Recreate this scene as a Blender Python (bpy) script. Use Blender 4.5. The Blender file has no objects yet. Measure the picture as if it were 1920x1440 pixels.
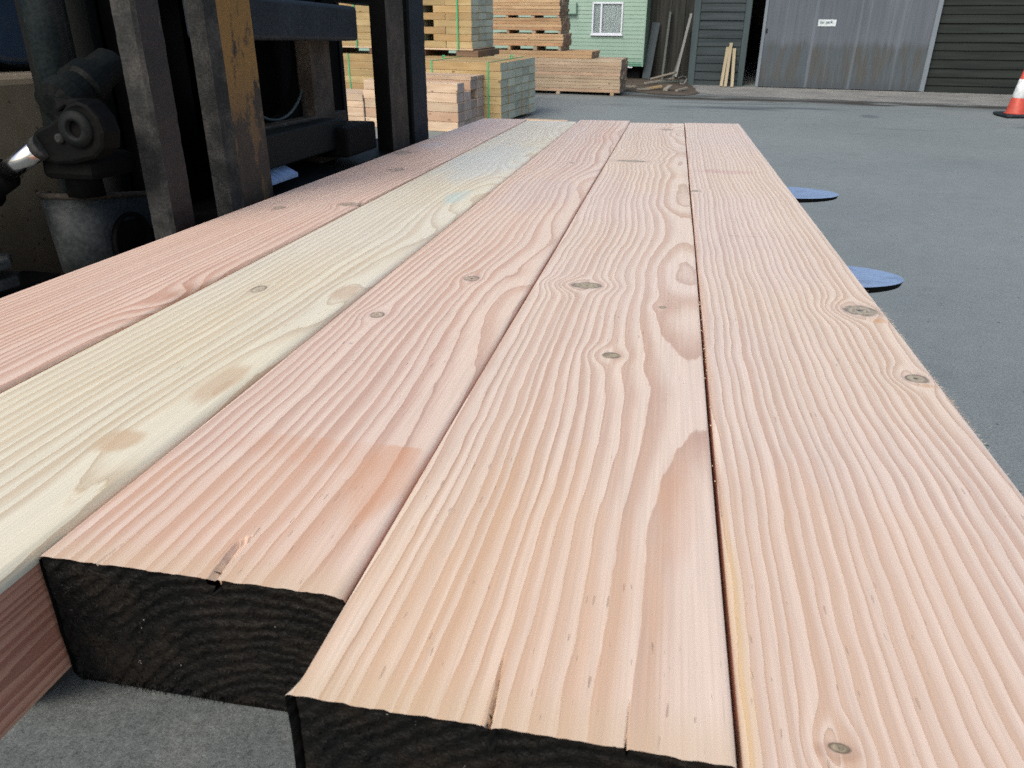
import bpy, bmesh, math, random
from mathutils import Vector, Matrix, noise as mnoise
R = math.radians
random.seed(7)
sc = bpy.context.scene
COL = sc.collection

# ------------------------------------------------------------------ camera, sky, sun, exposure
CAM_H, YAW, PITCH = 1.55, R(11.17), R(26.66)
cam = bpy.data.cameras.new('camera'); camo = bpy.data.objects.new('camera', cam); COL.objects.link(camo)
camo.location = (0, 0, CAM_H); camo.rotation_euler = (R(90) - PITCH, 0, YAW)
cam.sensor_width = 36; cam.lens = 26.89; cam.clip_start = 0.02; cam.clip_end = 600
cam.dof.use_dof = True; cam.dof.focus_distance = 1.0; cam.dof.aperture_fstop = 26
sc.camera = camo

SUN_EL, SUN_AZ = R(44), R(202)          # azimuth of the sun, clockwise from +Y
w = bpy.data.worlds.new('World'); sc.world = w; w.use_nodes = True
wn = w.node_tree; bg = wn.nodes['Background']
sky = wn.nodes.new('ShaderNodeTexSky'); sky.sky_type = 'NISHITA'; sky.sun_disc = False
sky.sun_elevation = SUN_EL; sky.sun_rotation = SUN_AZ; sky.air_density = 1.0; sky.dust_density = 4.0; sky.ozone_density = 1.0
wn.links.new(sky.outputs[0], bg.inputs[0]); bg.inputs[1].default_value = 0.15
sl = bpy.data.lights.new('sun', 'SUN'); sl.energy = 1.15; sl.angle = R(30); sl.color = (1, .95, .88)
so = bpy.data.objects.new('sun', sl); COL.objects.link(so)
sd = Vector((math.sin(SUN_AZ) * math.cos(SUN_EL), math.cos(SUN_AZ) * math.cos(SUN_EL), math.sin(SUN_EL)))
so.rotation_euler = sd.to_track_quat('Z', 'Y').to_euler(); so.location = sd * 20
sc.view_settings.view_transform = 'Standard'; sc.view_settings.look = 'None'
sc.view_settings.exposure = 0.32; sc.view_settings.gamma = 1.0
sc.render.engine = 'CYCLES'
sc.cycles.max_bounces = 6; sc.cycles.diffuse_bounces = 3; sc.cycles.glossy_bounces = 2
sc.cycles.transparent_max_bounces = 8; sc.cycles.use_denoising = False; sc.cycles.use_adaptive_sampling = False

# the truck and its load stand on the part of the yard that falls away gently from the camera
TILT = R(2.58); NEAR_H = 1.35
RT = Vector((math.cos(YAW), math.sin(YAW), 0)); FW = Vector((-math.sin(YAW), math.cos(YAW), 0))
T = Matrix.Translation((0, 0, CAM_H)) @ Matrix.Rotation(-TILT, 4, RT) @ Matrix.Translation((0, 0, -NEAR_H))
def ground_z(x, y):
    f = x * FW.x + y * FW.y
    v = CAM_H - NEAR_H / math.cos(TILT) - math.tan(TILT) * max(f, -4.0)
    s = 0.03
    return 0.5 * (v + math.sqrt(v * v + s * s * 0.05))

# ------------------------------------------------------------------ small helpers
def tag(o, label=None, cat=None, group=None, kind=None):
    if label: o['label'] = label
    if cat: o['category'] = cat
    if group: o['group'] = group
    if kind: o['kind'] = kind
    return o
def mesh_obj(name, bm, mats, parent=None, loc=(0, 0, 0), smooth=False):
    bm.normal_update()
    me = bpy.data.meshes.new(name); bm.to_mesh(me); bm.free()
    for m in (mats if isinstance(mats, (list, tuple)) else [mats]): me.materials.append(m)
    if smooth:
        for p in me.polygons: p.use_smooth = True
    o = bpy.data.objects.new(name, me); COL.objects.link(o); o.location = loc
    if parent: o.parent = parent
    return o
def empty(name, label, cat, loc=(0, 0, 0), rz=0.0, group=None):
    o = bpy.data.objects.new(name, None); COL.objects.link(o); o.location = loc; o.rotation_euler = (0, 0, rz)
    o.empty_display_size = .1
    return tag(o, label, cat, group)
def box(bm, x0, x1, y0, y1, z0, z1, bev=0.0, seg=2, mi=0):
    v = [bm.verts.new(p) for p in ((x0, y0, z0), (x1, y0, z0), (x1, y1, z0), (x0, y1, z0), (x0, y0, z1), (x1, y0, z1), (x1, y1, z1), (x0, y1, z1))]
    fs = [bm.faces.new([v[i] for i in q]) for q in ((0, 3, 2, 1), (4, 5, 6, 7), (0, 1, 5, 4), (1, 2, 6, 5), (2, 3, 7, 6), (3, 0, 4, 7))]
    for f in fs: f.material_index = mi
    if bev:
        es = list({e for f in fs for e in f.edges})
        r = bmesh.ops.bevel(bm, geom=es, offset=bev, segments=seg, profile=.5, affect='EDGES')
        for f in r['faces']: f.material_index = mi
    return v
def prism(bm, pts, axis, a0, a1, mi=0, bev=0.0):
    """extrude a 2-D outline along an axis (0=x: pts are (y,z); 1=y: (x,z); 2=z: (x,y))"""
    def p(u, v, a): return ((a, u, v), (u, a, v), (u, v, a))[axis]
    A = [bm.verts.new(p(u, v, a0)) for u, v in pts]; B = [bm.verts.new(p(u, v, a1)) for u, v in pts]
    n = len(pts); fs = []
    fs.append(bm.faces.new(A)); fs.append(bm.faces.new(B[::-1]))
    for i in range(n): fs.append(bm.faces.new((A[i], B[i], B[(i + 1) % n], A[(i + 1) % n])))
    for f in fs: f.material_index = mi
    bmesh.ops.recalc_face_normals(bm, faces=fs)
    if bev:
        es = list({e for f in fs[:2] for e in f.edges})
        r = bmesh.ops.bevel(bm, geom=es, offset=bev, segments=2, profile=.5, affect='EDGES')
        for f in r['faces']: f.material_index = mi
    return fs
def lathe(bm, c, d, prof, n=24, mi=0, cap=True, smooth=True):
    """rings of (distance along d, radius) about the axis through c"""
    c = Vector(c); d = Vector(d).normalized(); q = d.to_track_quat('Z', 'Y')
    rings = []
    for t, r in prof:
        rings.append([bm.verts.new(c + d * t + q @ Vector((r * math.cos(2 * math.pi * i / n), r * math.sin(2 * math.pi * i / n), 0))) for i in range(n)])
    fs = []
    for a, b in zip(rings, rings[1:]):
        for i in range(n): fs.append(bm.faces.new((a[i], a[(i + 1) % n], b[(i + 1) % n], b[i])))
    if cap:
        fs.append(bm.faces.new(rings[0][::-1])); fs.append(bm.faces.new(rings[-1]))
    for f in fs: f.material_index = mi; f.smooth = smooth
    if cap: fs[-1].smooth = fs[-2].smooth = False
    return fs
def tube(bm, pts, r, n=8, mi=0):
    pts = [Vector(p) for p in pts]; rings = []
    for i, p in enumerate(pts):
        d = (pts[min(i + 1, len(pts) - 1)] - pts[max(i - 1, 0)]).normalized(); q = d.to_track_quat('Z', 'Y')
        rings.append([bm.verts.new(p + q @ Vector((r * math.cos(2 * math.pi * k / n), r * math.sin(2 * math.pi * k / n), 0))) for k in range(n)])
    for a, b in zip(rings, rings[1:]):
        for i in range(n):
            f = bm.faces.new((a[i], a[(i + 1) % n], b[(i + 1) % n], b[i])); f.material_index = mi; f.smooth = True
    bm.faces.new(rings[0][::-1]).material_index = mi; bm.faces.new(rings[-1]).material_index = mi
def roughen(bm, amp, scale, seed=0.0):
    for v in bm.verts:
        n = mnoise.noise_vector(v.co * scale + Vector((seed, seed * 2, seed * 3))); v.co += n * amp
ORD = ['top', 'second', 'third', 'fourth', 'fifth', 'sixth', 'seventh', 'eighth', 'ninth', 'tenth', 'eleventh']

# ------------------------------------------------------------------ node expressions
class X:
    def __init__(s, g, v): s.g, s.v = g, v
    def __add__(s, o): return s.g.m('ADD', s, o)
    __radd__ = __add__
    def __sub__(s, o): return s.g.m('SUBTRACT', s, o)
    def __rsub__(s, o): return s.g.m('SUBTRACT', o, s)
    def __mul__(s, o): return s.g.m('MULTIPLY', s, o)
    __rmul__ = __mul__
    def __truediv__(s, o): return s.g.m('DIVIDE', s, o)
class G:
    def __init__(s, name):
        s.mat = bpy.data.materials.new(name); s.mat.use_nodes = True; s.nt = s.mat.node_tree
        s.b = s.nt.nodes['Principled BSDF']
    def node(s, t): return s.nt.nodes.new(t)
    def put(s, sock, v):
        if isinstance(v, X): v = v.v
        if isinstance(v, bpy.types.NodeSocket): s.nt.links.new(v, sock)
        elif isinstance(v, (tuple, list)) and len(v) == 3 and sock.type == 'RGBA': sock.default_value = (*v, 1)
        else: sock.default_value = v
    def m(s, op, a, b=None, c=None):
        n = s.node('ShaderNodeMath'); n.operation = op
        for i, v in enumerate((a, b, c)):
            if v is not None: s.put(n.inputs[i], v)
        return X(s, n.outputs[0])
    def exp(s, a): return s.m('EXPONENT', a)
    def sqrt(s, a): return s.m('SQRT', a)
    def mx(s, a, b): return s.m('MAXIMUM', a, b)
    def mn(s, a, b): return s.m('MINIMUM', a, b)
    def sm(s, lo, hi, v, a=0.0, b=1.0):
        n = s.node('ShaderNodeMapRange'); n.interpolation_type = 'SMOOTHSTEP'
        for i, q in enumerate((v, lo, hi, a, b)): s.put(n.inputs[i], q)
        return X(s, n.outputs[0])
    def xyz(s, kind='Object'):
        n = s.node('ShaderNodeTexCoord'); p = s.node('ShaderNodeSeparateXYZ'); s.nt.links.new(n.outputs[kind], p.inputs[0])
        return [X(s, p.outputs[i]) for i in range(3)]
    def world(s):
        n = s.node('ShaderNodeNewGeometry'); p = s.node('ShaderNodeSeparateXYZ'); s.nt.links.new(n.outputs['Position'], p.inputs[0])
        return [X(s, p.outputs[i]) for i in range(3)]
    def vec(s, x, y, z):
        n = s.node('ShaderNodeCombineXYZ')
        for i, v in enumerate((x, y, z)): s.put(n.inputs[i], v)
        return n.outputs[0]
    def noise(s, x, y, z, scale=1.0, detail=2.0, rough=.5):
        n = s.node('ShaderNodeTexNoise'); s.nt.links.new(s.vec(x, y, z), n.inputs['Vector'])
        n.inputs['Scale'].default_value = scale; n.inputs['Detail'].default_value = detail; n.inputs['Roughness'].default_value = rough
        return X(s, n.outputs['Fac'])
    def voro(s, x, y, z, scale=1.0, out='Distance'):
        n = s.node('ShaderNodeTexVoronoi'); s.nt.links.new(s.vec(x, y, z), n.inputs['Vector']); n.inputs['Scale'].default_value = scale
        return X(s, n.outputs[out])
    def white(s, v):
        n = s.node('ShaderNodeTexWhiteNoise'); n.noise_dimensions = '1D'; s.put(n.inputs['W'], v)
        return X(s, n.outputs['Value'])
    def rnd(s):
        return X(s, s.node('ShaderNodeObjectInfo').outputs['Random'])
    def mix(s, f, a, b, mode='MIX'):
        n = s.node('ShaderNodeMix'); n.data_type = 'RGBA'; n.blend_type = mode; n.clamp_factor = True
        s.put(n.inputs[0], f); s.put(n.inputs[6], a); s.put(n.inputs[7], b)
        return n.outputs[2]
    def scale_col(s, c, f):
        n = s.node('ShaderNodeVectorMath'); n.operation = 'SCALE'; s.put(n.inputs[0], c); s.put(n.inputs[3], f)
        return n.outputs[0]
    def finish(s, col, rough=.6, spec=.4, bump=None, dist=.001, strength=1.0, metal=0.0):
        s.put(s.b.inputs['Base Color'], col); s.put(s.b.inputs['Roughness'], rough)
        s.put(s.b.inputs['Specular IOR Level'], spec); s.put(s.b.inputs['Metallic'], metal)
        if bump is not None:
            n = s.node('ShaderNodeBump'); s.put(n.inputs['Height'], bump); n.inputs['Distance'].default_value = dist
            n.inputs['Strength'].default_value = strength; s.nt.links.new(n.outputs[0], s.b.inputs['Normal'])
        return s.mat

# ------------------------------------------------------------------ wood of the five near sleepers
def sleeper_wood(name, sp, side=False):
    g = G(name); x, y, z = g.xyz(); sd = sp['seed']; W = sp['w']
    nA = g.noise(x * 1.5 + sd, y * 2.0, z * 1.5, 1, 1) - .5
    nB = g.noise(x * 3.5 + sd, y * 4.6 + sd, z * 3.5, 1, 2) - .5
    nC = g.noise(x * 240, y * 16 + sd, z * 240, 1, 1) - .5
    nE = g.noise(x * 30 + sd, y * 28, z * 30, 1, 1) - .5
    xw = x + nA * sp.get('aA', .05) * .8 + nB * sp.get('aB', .022) * .46 + nE * .0016 + nC * .0012
    push = None; masks = []
    knots = [] if side else sp['knots']; fibk = g.noise(x * 120 + sd, y * 60, 0.0, 1, 2)
    for kx, ky, rx, ry, pw in knots:
        dx = x - kx; dy = y - ky
        sx, sy = rx * 2.0 + .004, ry * 1.3 + .012
        e = g.exp((dx * dx) * (-1 / (sx * sx)) - (dy * dy) * (1 / (sy * sy)))
        p = e * (rx * 1.25 * pw) * dx / g.sqrt(dx * dx + (rx * .5) ** 2)
        p = p + e * (-.35 * rx * pw)
        push = p if push is None else push + p
        wob = nE * .9 + nB * .6 + (fibk - .5) * .5
        q = g.sqrt((dx * dx) * (1 / (rx * rx)) + (dy * dy) * (1 / (ry * ry))) + wob
        masks.append((q, pw))
    if push is not None: xw = xw - push
    d = sp['d0'] + sp.get('d1', 0.0) * y + (g.noise(y * sp.get('df', 1.1) + sd * 3, 0.0, 0.0, 1, 1) - .5) * sp.get('da', .05)
    zz = z - .096 + d
    dx = xw - sp['x0']
    rr_ = g.sqrt(dx * dx + zz * zz); flatn = 1.0 - g.m('ABSOLUTE', dx) / rr_
    ring = rr_ * (1 / W) + nA * sp.get('rn', .8) + (g.noise(x * 26 + sd, y * 2.6, z * 26, 1, 2) - .5) * .6
    for bx, by, sx, sy, am in sp.get('bumps', []):
        ex = x - bx; ey = y - by
        ring = ring + g.exp((ex * ex) * (-1 / sx ** 2) - (ey * ey) * (1 / sy ** 2)) * am
    ring = ring + (g.noise(ring * .33 + sd, 0.0, 0.0, 1, 1) - .5) * 1.5
    ring = ring + (g.noise(x * 75 + sd, y * 20, z * 75, 1, 3, .6) - .5) * .26
    t = g.m('FRACT', ring); k = g.m('FLOOR', ring)
    r1 = g.white(k + sd); r2 = g.white(k * 1.7 + sd + 9)
    mid = r1 * .30 + .42 + g.sm(.45, .95, flatn) * .22
    late = g.sm(mid - .34, mid + .30, t)
    late = g.mx(late * (.72 + r2 * .28), g.sm(.0, .045, t, 1.0, 0.0))
    con = g.noise(x * 5 + sd, y * 2.3, z * 5, 1, 2)
    late = late * g.sm(.25, .62, con, .74, 1.0)
    line = g.mx(g.sm(.86, .97, t), g.sm(.0, .03, t, 1.0, 0.0)) * (.25 + r1 * .75)
    fib = g.noise(x * 620, y * 10 + sd, z * 620, 1, 2)
    fib2 = g.noise(x * 160, y * 3 + sd, z * 160, 1, 2)
    hue = g.noise(x * 3 + sd + 5, y * 1.6, z * 3, 1, 2)
    hue = g.sm(.38, .64, hue)
    pale = g.mix(hue, sp['pale'], sp['pale2']); tan = g.mix(hue, sp['tan'], sp['tan2'])
    c = g.mix(late, pale, tan)
    c = g.mix(line * sp.get('line', .38), c, sp['dark'])
    scf = g.sm(.70, .78, g.noise(x * 9 + sd, y * 380, 0.0, 1, 2)) * g.sm(.56, .70, g.noise(x * 8 + sd, y * 5, 3.0, 1, 3))
    c = g.scale_col(c, (.76 + fib * .34 + fib2 * .14)); c = g.mix(scf * .30, c, (.34, .20, .13))
    fl = g.sm(.77, .82, g.noise(x * 520 + sd, y * 70, z * 520, 1, 0)) * g.sm(.52, .64, g.noise(x * 11, y * 6 + sd, 0.0, 1, 1))
    c = g.mix(fl * .5, c, (.26, .15, .10))
    for bx, by, sx, sy, col, am, *cut in sp.get('stains', []):
        ex = (x - bx) * (1 / sx); ey = (y - by) * (1 / sy)
        q = g.sqrt(ex * ex + ey * ey) + (g.noise(x * 26 + sd, y * 11, 0.0, 1, 3) - .5) * 1.2 + (fib2 - .5) * .7
        mk = g.sm(.45, 1.0, q, am, 0.0) * (late * (1 - sp.get('flat', .45)) + sp.get('flat', .45))
        if cut: mk = mk * g.sm(cut[0] + .003, cut[0] - .001, y + (fib2 - .5) * .008)
        c = g.mix(mk, c, col)
    for q, pw in masks:
        halo = g.sm(.9, 2.4, q + (fib2 - .5) * .8, .75, 0.0); c = g.mix(halo * (late * .6 + .35), c, sp['halo'])
        ringk = g.m('SINE', q * 19.0) * .5 + .5
        kc = g.mix(ringk * .5 + con * .3, sp.get('knot', (.40, .325, .17)), (.19, .145, .07)); kc = g.mix(sp.get('kmix', .92), c, kc)
        kc = g.mix(g.sm(.0, .16, q, 1.0, 0.0), kc, (.05, .04, .025))
        kc = g.scale_col(kc, g.sm(.32, .6, g.noise(x * 260, y * 150, 0.0, 1, 3), .62, 1.12))
        c = g.mix(g.sm(.86, 1.08, q, 1.0, 0.0), c, kc)
        rim = g.sm(.72, .93, q) * g.sm(1.0, 1.22, q, 1.0, 0.0)
        c = g.mix(rim * g.sm(.3, .6, g.noise(x * 90 + sd, y * 60, 0.0, 1, 2), .2, .85), c, (.105, .072, .040))
    spl = g.sm(.70, .78, g.noise(x * 420 + sd, y * 9, 0.0, 1, 1)) * g.sm(.004, .05, y, 1.0, 0.0)
    c = g.mix(spl * .6, c, (.12, .08, .05))
    c = g.mix(g.sm(.0, .035, y, .45, 0.0), c, (.62, .47, .29))       # cut end dried to a straw colour
    h = late * .35 + fib * .35 + fib2 * .2 - fl * .4
    g.b.inputs['Sheen Weight'].default_value = .0 if side else .32; g.b.inputs['Sheen Roughness'].default_value = .45
    return g.finish(c, .46 + fib2 * .12, .45, h, .0009, .7)

SP = {
 'a': dict(kmix=.55, seed=3.1, w=.0078, x0=.13, d0=.055, da=.04, aA=.035, aB=.02, knots=[(.089, 1.054, .0195, .014, .8), (-.0265, .996, .011, .012, .8), (-.054, 1.773, .024, .026, .9), (.032, 1.477, .018, .016, .9)],
           bumps=[(.102, .47, .03, .07, 2.6)], stains=[(.098, .50, .02, .05, (.42, .19, .09), .55), (-.02, 1.95, .05, .10, (.46, .46, .54), .5), (.02, 2.4, .06, .35, (.60, .30, .22), .5)],
           pale=(.75, .53, .385), pale2=(.75, .555, .42), tan=(.545, .27, .16), tan2=(.56, .315, .21), dark=(.33, .15, .10), halo=(.42, .22, .15)),
 'b': dict(flat=.95, kmix=.40, seed=8.4, w=.0098, x0=.092, d0=.06, d1=.0, da=.09, df=1.6, aA=.045, aB=.03, rn=.7, knots=[(-.0265, .593, .008, .013, .9)],
           bumps=[(.07, .22, .026, .045, -.9), (.082, .33, .026, .09, -.8), (.083, .60, .025, .05, -1.0)],
           stains=[(.064, .212, .022, .022, (.58, .41, .235), .8), (.078, .32, .018, .055, (.57, .41, .25), .75), (.082, .60, .021, .036, (.56, .40, .25), .75), (.05, 1.23, .026, .10, (.36, .60, .58), .5), (.0, 1.75, .12, .42, (.50, .60, .60), .4)],
           pale=(.75, .685, .49), pale2=(.745, .695, .54), tan=(.60, .47, .285), tan2=(.61, .52, .37), dark=(.37, .28, .16), halo=(.55, .43, .29), line=.28),
 'c': dict(kmix=.60, seed=13.7, w=.0098, x0=.10, d0=.07, da=.12, df=1.3, aA=.04, aB=.024, knots=[(-.0525, .452, .0078, .010, 1.2), (.0165, .611, .0082, .0105, 1.2), (.0155, 1.661, .0066, .009, 1.2)],
           bumps=[(.09, .63, .03, .06, 1.0)], stains=[(.078, .125, .026, .075, (.60, .27, .12), .8, .166), (.01, .15, .10, .03, (.60, .31, .17), .45, .167), (.0, .06, .12, .12, (.68, .40, .23), .45), (.055, 2.3, .04, .34, (.62, .30, .17), .62), (.0, 1.25, .09, .25, (.50, .42, .44), .35)],
           pale=(.755, .58, .435), pale2=(.745, .58, .46), tan=(.56, .315, .185), tan2=(.55, .335, .235), dark=(.32, .165, .11), halo=(.50, .29, .22)),
 'd': dict(seed=21.3, w=.0082, x0=.084, d0=.075, da=.11, df=1.5, aA=.04, aB=.028, knots=[(-.0353, .678, .0202, .0120, 1.1), (.0132, .450, .0086, .0075, 1.6), (.0592, .609, .0046, .0045, 1.4), (-.0379, 1.787, .036, .016, .8), (.0389, 2.585, .02, .022, .8)],
           bumps=[(.09, .64, .03, .05, .8), (.0, .42, .05, .06, -.5), (.095, .06, .035, .16, .5)], stains=[(.077, .19, .014, .09, (.60, .34, .20), .6), (-.01, .05, .10, .22, (.70, .44, .25), .45), (.05, 1.64, .02, .04, (.62, .54, .36), .4)],
           pale=(.76, .605, .45), pale2=(.745, .595, .475), tan=(.58, .375, .225), tan2=(.56, .37, .265), dark=(.33, .185, .12), halo=(.54, .36, .26)),
 'e': dict(seed=30.9, w=.0082, x0=.19, d0=.07, da=.07, df=1.4, aA=.035, aB=.03, knots=[(.074, .681, .0165, .0170, 1.3), (.0825, .488, .0086, .0085, 1.8), (-.060, .058, .0042, .0026, 2.2), (-.092, 1.422, .009, .009, 1.0)],
           bumps=[(-.1, .1, .012, .2, .9)], stains=[(.088, .648, .016, .012, (.58, .29, .08), .8), (.088, .472, .012, .0055, (.58, .29, .08), .85), (-.03, 1.69, .09, .035, (.52, .25, .21), .75), (-.05, .15, .12, .2, (.68, .455, .28), .4), (-.02, 1.03, .04, .005, (.40, .19, .15), .5), (-.097, .12, .006, .16, (.70, .50, .25), .8), (-.062, .0555, .012, .006, (.40, .22, .12), .5)],
           pale=(.75, .60, .45), pale2=(.735, .59, .475), tan=(.58, .395, .245), tan2=(.565, .39, .285), dark=(.34, .20, .135), halo=(.52, .36, .27), knot=(.42, .36, .235)),
}
for k_, cols_ in (('knots', 1), ('bumps', 1), ('stains', 1)):          # features measured from the visible part: this sleeper starts a little nearer
    SP['b'][k_] = [(f_[0], f_[1] + .045) + tuple(f_[2:]) for f_ in SP['b'][k_]]
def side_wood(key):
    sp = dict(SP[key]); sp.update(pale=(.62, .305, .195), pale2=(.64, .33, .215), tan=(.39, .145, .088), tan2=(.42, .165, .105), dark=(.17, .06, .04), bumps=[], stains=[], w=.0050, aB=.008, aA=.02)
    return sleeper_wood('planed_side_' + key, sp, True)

def black_end(seed):
    g = G('weathered_black_end'); x, y, z = g.xyz()
    n1 = g.noise(x * 26 + seed, seed, z * 26, 1, 4, .6); n2 = g.noise(x * 160, seed, z * 160, 1, 3, .7)
    rad = g.sqrt((x - .05) * (x - .05) + (z + .06) * (z + .06)) * 150.0 + n1 * 3.0
    ring = g.m('SINE', rad * 6.283 * .8) * .5 + .5
    c = g.mix(g.sm(.42, .66, n1), (.0045, .005, .0048), (.016, .0128, .0095))
    c = g.mix(ring * g.sm(-.03, .05, x) * .36, c, (.021, .0175, .013))
    c = g.scale_col(c, .10 + n2 * 1.1)
    sp = g.voro(x * 1.0, 0.0, z, 230) + (n2 - .5) * .5
    c = g.mix(g.sm(.02, .11, sp, .8, .0) * g.sm(.55, .62, g.noise(x * 40 + seed, 3.0, z * 40, 1, 2)), c, (.30, .30, .28))
    return g.finish(c, .6, .16, n1 * .5 + n2 * .9 + ring * .3, .0035, 1.0)

def make_sleeper(key, label, XL0, XL1, XR0, XR1, Y0, Y1, rad, cracks=(), pit=None, fuzz=False, seed=0):
    """a planed sleeper: rounded arrises, dense mesh near its sawn end. Near-frame coordinates."""
    rnd = random.Random(seed); Lg = Y1 - Y0; cx = (XL0 + XR0) / 2; Hh = .096
    top = Hh
    st = [i * .003 for i in range(0, 34)] + [.11, .13, .16] + [.2 + i * .05 for i in range(int((Lg - .2) / .05))] + [Lg - .01, Lg]
    fr = [i / 60 for i in range(61)]
    wid = XR0 - XL0 - 2 * rad
    for cxr, wd, ln, dp, sl in cracks:
        f0 = (cxr + cx - XL0 - rad) / wid
        fr += [f0 + (k - 8) * .0006 / wid for k in range(17)]
    if pit: fr += [((.0175 + cx - XL0 - rad) + (k - 10) * .0008) / wid for k in range(20)]
    fr = sorted(f for f in set(fr) if 0 <= f <= 1); keep = []
    for f in fr:
        if not keep or f - keep[-1] > .0005 / wid: keep.append(f)
    keep[-1] = 1.0; fr = keep
    bm = bmesh.new(); rings = []
    jit = [0.0]
    for i, s in enumerate(st):
        u = s / Lg; xl = XL0 + (XL1 - XL0) * u - cx; xr = XR0 + (XR1 - XR0) * u - cx
        wv = .0012 * mnoise.noise(Vector((s * 1.7 + seed, seed, 0))) ; xl += wv; xr += wv
        if s < .014: xl -= .0035 * (1 - s / .014) ** 2 * (1 if key == 'd' else 0)
        pts = []
        for f in fr: pts.append((xl + rad + (xr - xl - 2 * rad) * f, top, 0))
        for k in range(1, 6): a = math.pi / 2 * (1 - k / 6); pts.append((xr - rad + rad * math.cos(a), top - rad + rad * math.sin(a), 0))
        for k in range(9): pts.append((xr, top - rad - (top - 2 * rad) * k / 8, 1))
        for k in range(1, 6): a = -math.pi / 2 * k / 6; pts.append((xr - rad + rad * math.cos(a), rad + rad * math.sin(a), 1))
        for k in range(13): pts.append((xr - rad - (xr - xl - 2 * rad) * k / 12, 0, 1))
        for k in range(1, 6): a = -math.pi / 2 - math.pi / 2 * k / 6; pts.append((xl + rad + rad * math.cos(a), rad + rad * math.sin(a), 1))
        for k in range(9): pts.append((xl, rad + (top - 2 * rad) * k / 8, 1))
        for k in range(1, 6): a = math.pi - math.pi / 2 * k / 6; pts.append((xl + rad + rad * math.cos(a), top - rad + rad * math.sin(a), 0))
        ring = []
        for j, (px, pz, mi) in enumerate(pts):
            py = s
            if i < 3:
                py += (mnoise.noise(Vector((px * 130, pz * 130, seed))) * .0011 + mnoise.noise(Vector((px * 500, pz * 500, seed + 3))) * .0007) * (1 - i / 3)
                if pz > top - .002: py -= .0012 * (1 - i / 3)
            if pz > top - .0005:
                pz += mnoise.noise(Vector((px * 9, s * 3, seed))) * .0006
                for cxr, wd, ln, dp, sl in cracks:
                    if s < ln:
                        ww = wd * (1 - s / ln) ** .8; dxx = abs(px - cxr - sl * s)
                        if dxx < ww: pz -= dp * (1 - s / ln) * (1 - dxx / ww) ** .5
                if pit and s < .054:
                    lo = .0155 - .06 * s + 1.8 * max(0, s - .03) ** 2 * 40; hi = .0190 + .028 * s
                    if lo < px < hi:
                        q = (px - lo) / (hi - lo); pz -= .0065 * (1 - s / .054) ** .5 * (1 - .6 * q)
            if i < 3 and top - .016 < pz < top - .0022 and xl + 2 * rad < px < xr - 2 * rad: py += .006
            ring.append(bm.verts.new((px, py, pz)))
        rings.append((ring, pts))
    for i, ((a, pa), (b, pb)) in enumerate(zip(rings, rings[1:])):
        n = len(a)
        for j in range(n):
            f = bm.faces.new((a[j], b[j], b[(j + 1) % n], a[(j + 1) % n])); f.material_index = pa[j][2]; f.smooth = True
            if pa[j][2] == 1 and i < (9 if key in 'cd' else 1): f.material_index = 2
    if fuzz:                                                     # torn fibres on the right arris
        for k in range(420):
            s = rnd.choice([rnd.uniform(.05, 1.2), rnd.gauss(.45, .06), rnd.gauss(.63, .05)]); s = max(.02, s)
            u = s / Lg; xr = XR0 + (XR1 - XR0) * u - cx - rad * rnd.uniform(.05, .8)
            p = Vector((xr, s, top - rad * .15)); l = rnd.uniform(.0015, .005)
            q = p + Vector((rnd.uniform(.3, 1) * l, rnd.uniform(-1, 1) * l, rnd.uniform(-.1, .7) * l)); t_ = .00022
            vs = [bm.verts.new(p + Vector((0, -t_, 0))), bm.verts.new(p + Vector((0, t_, 0))), bm.verts.new(q)]
            bm.faces.new(vs)
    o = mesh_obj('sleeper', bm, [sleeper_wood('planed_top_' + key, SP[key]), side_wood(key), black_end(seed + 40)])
    tag(o, label, 'sleeper', 'planed sleepers carried on the forks')
    o.matrix_world = T @ Matrix.Translation((cx, Y0, .978))
    # sawn ends
    for far in (0, 1):
        bm = bmesh.new(); nx, nz = (110, 52) if not far else (20, 10)
        yy = .0022 if not far else Lg - .002
        xl, xr = (XL0 - cx, XR0 - cx) if not far else (XL1 - cx, XR1 - cx)
        grid = []
        for a in range(nx + 1):
            col = []
            for b in range(nz + 1):
                px = xl + .0007 + (xr - xl - .0014) * a / nx; pz = .0007 + (top - .0014) * b / nz
                ex = min(px - xl, xr - px); ez = min(pz, top - pz)
                if ex < rad and ez < rad:                        # follow the rounded corner
                    d = math.hypot(rad - ex, rad - ez)
                    if d > rad - .0007:
                        k = (rad - .0007) / d
                        px = (xl + rad - (rad - ex) * k) if px < 0 else (xr - rad + (rad - ex) * k)
                        pz = (rad - (rad - ez) * k) if pz < top / 2 else (top - rad + (rad - ez) * k)
                dy = mnoise.noise(Vector((px * 45, pz * 45, seed))) * .0014 + mnoise.noise(Vector((px * 330 + pz * 220, pz * 300 - px * 90, seed + 5))) * .0011
                if ez < .004: dy = abs(dy)
                if pit and pz > top - .008 and .012 < px < .021: pz -= .0068 * (pz - (top - .008)) / .008
                for cxr, wd, ln, dp, sl in cracks:
                    if pz > top - dp * 1.3 and abs(px - cxr) < wd: dy += .006
                col.append(bm.verts.new((px, yy - (dy if not far else -dy), pz)))
            grid.append(col)
        for a in range(nx):
            for b in range(nz):
                f = bm.faces.new((grid[a][b], grid[a + 1][b], grid[a + 1][b + 1], grid[a][b + 1])); f.smooth = not far
                if far: f.normal_flip()
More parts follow.
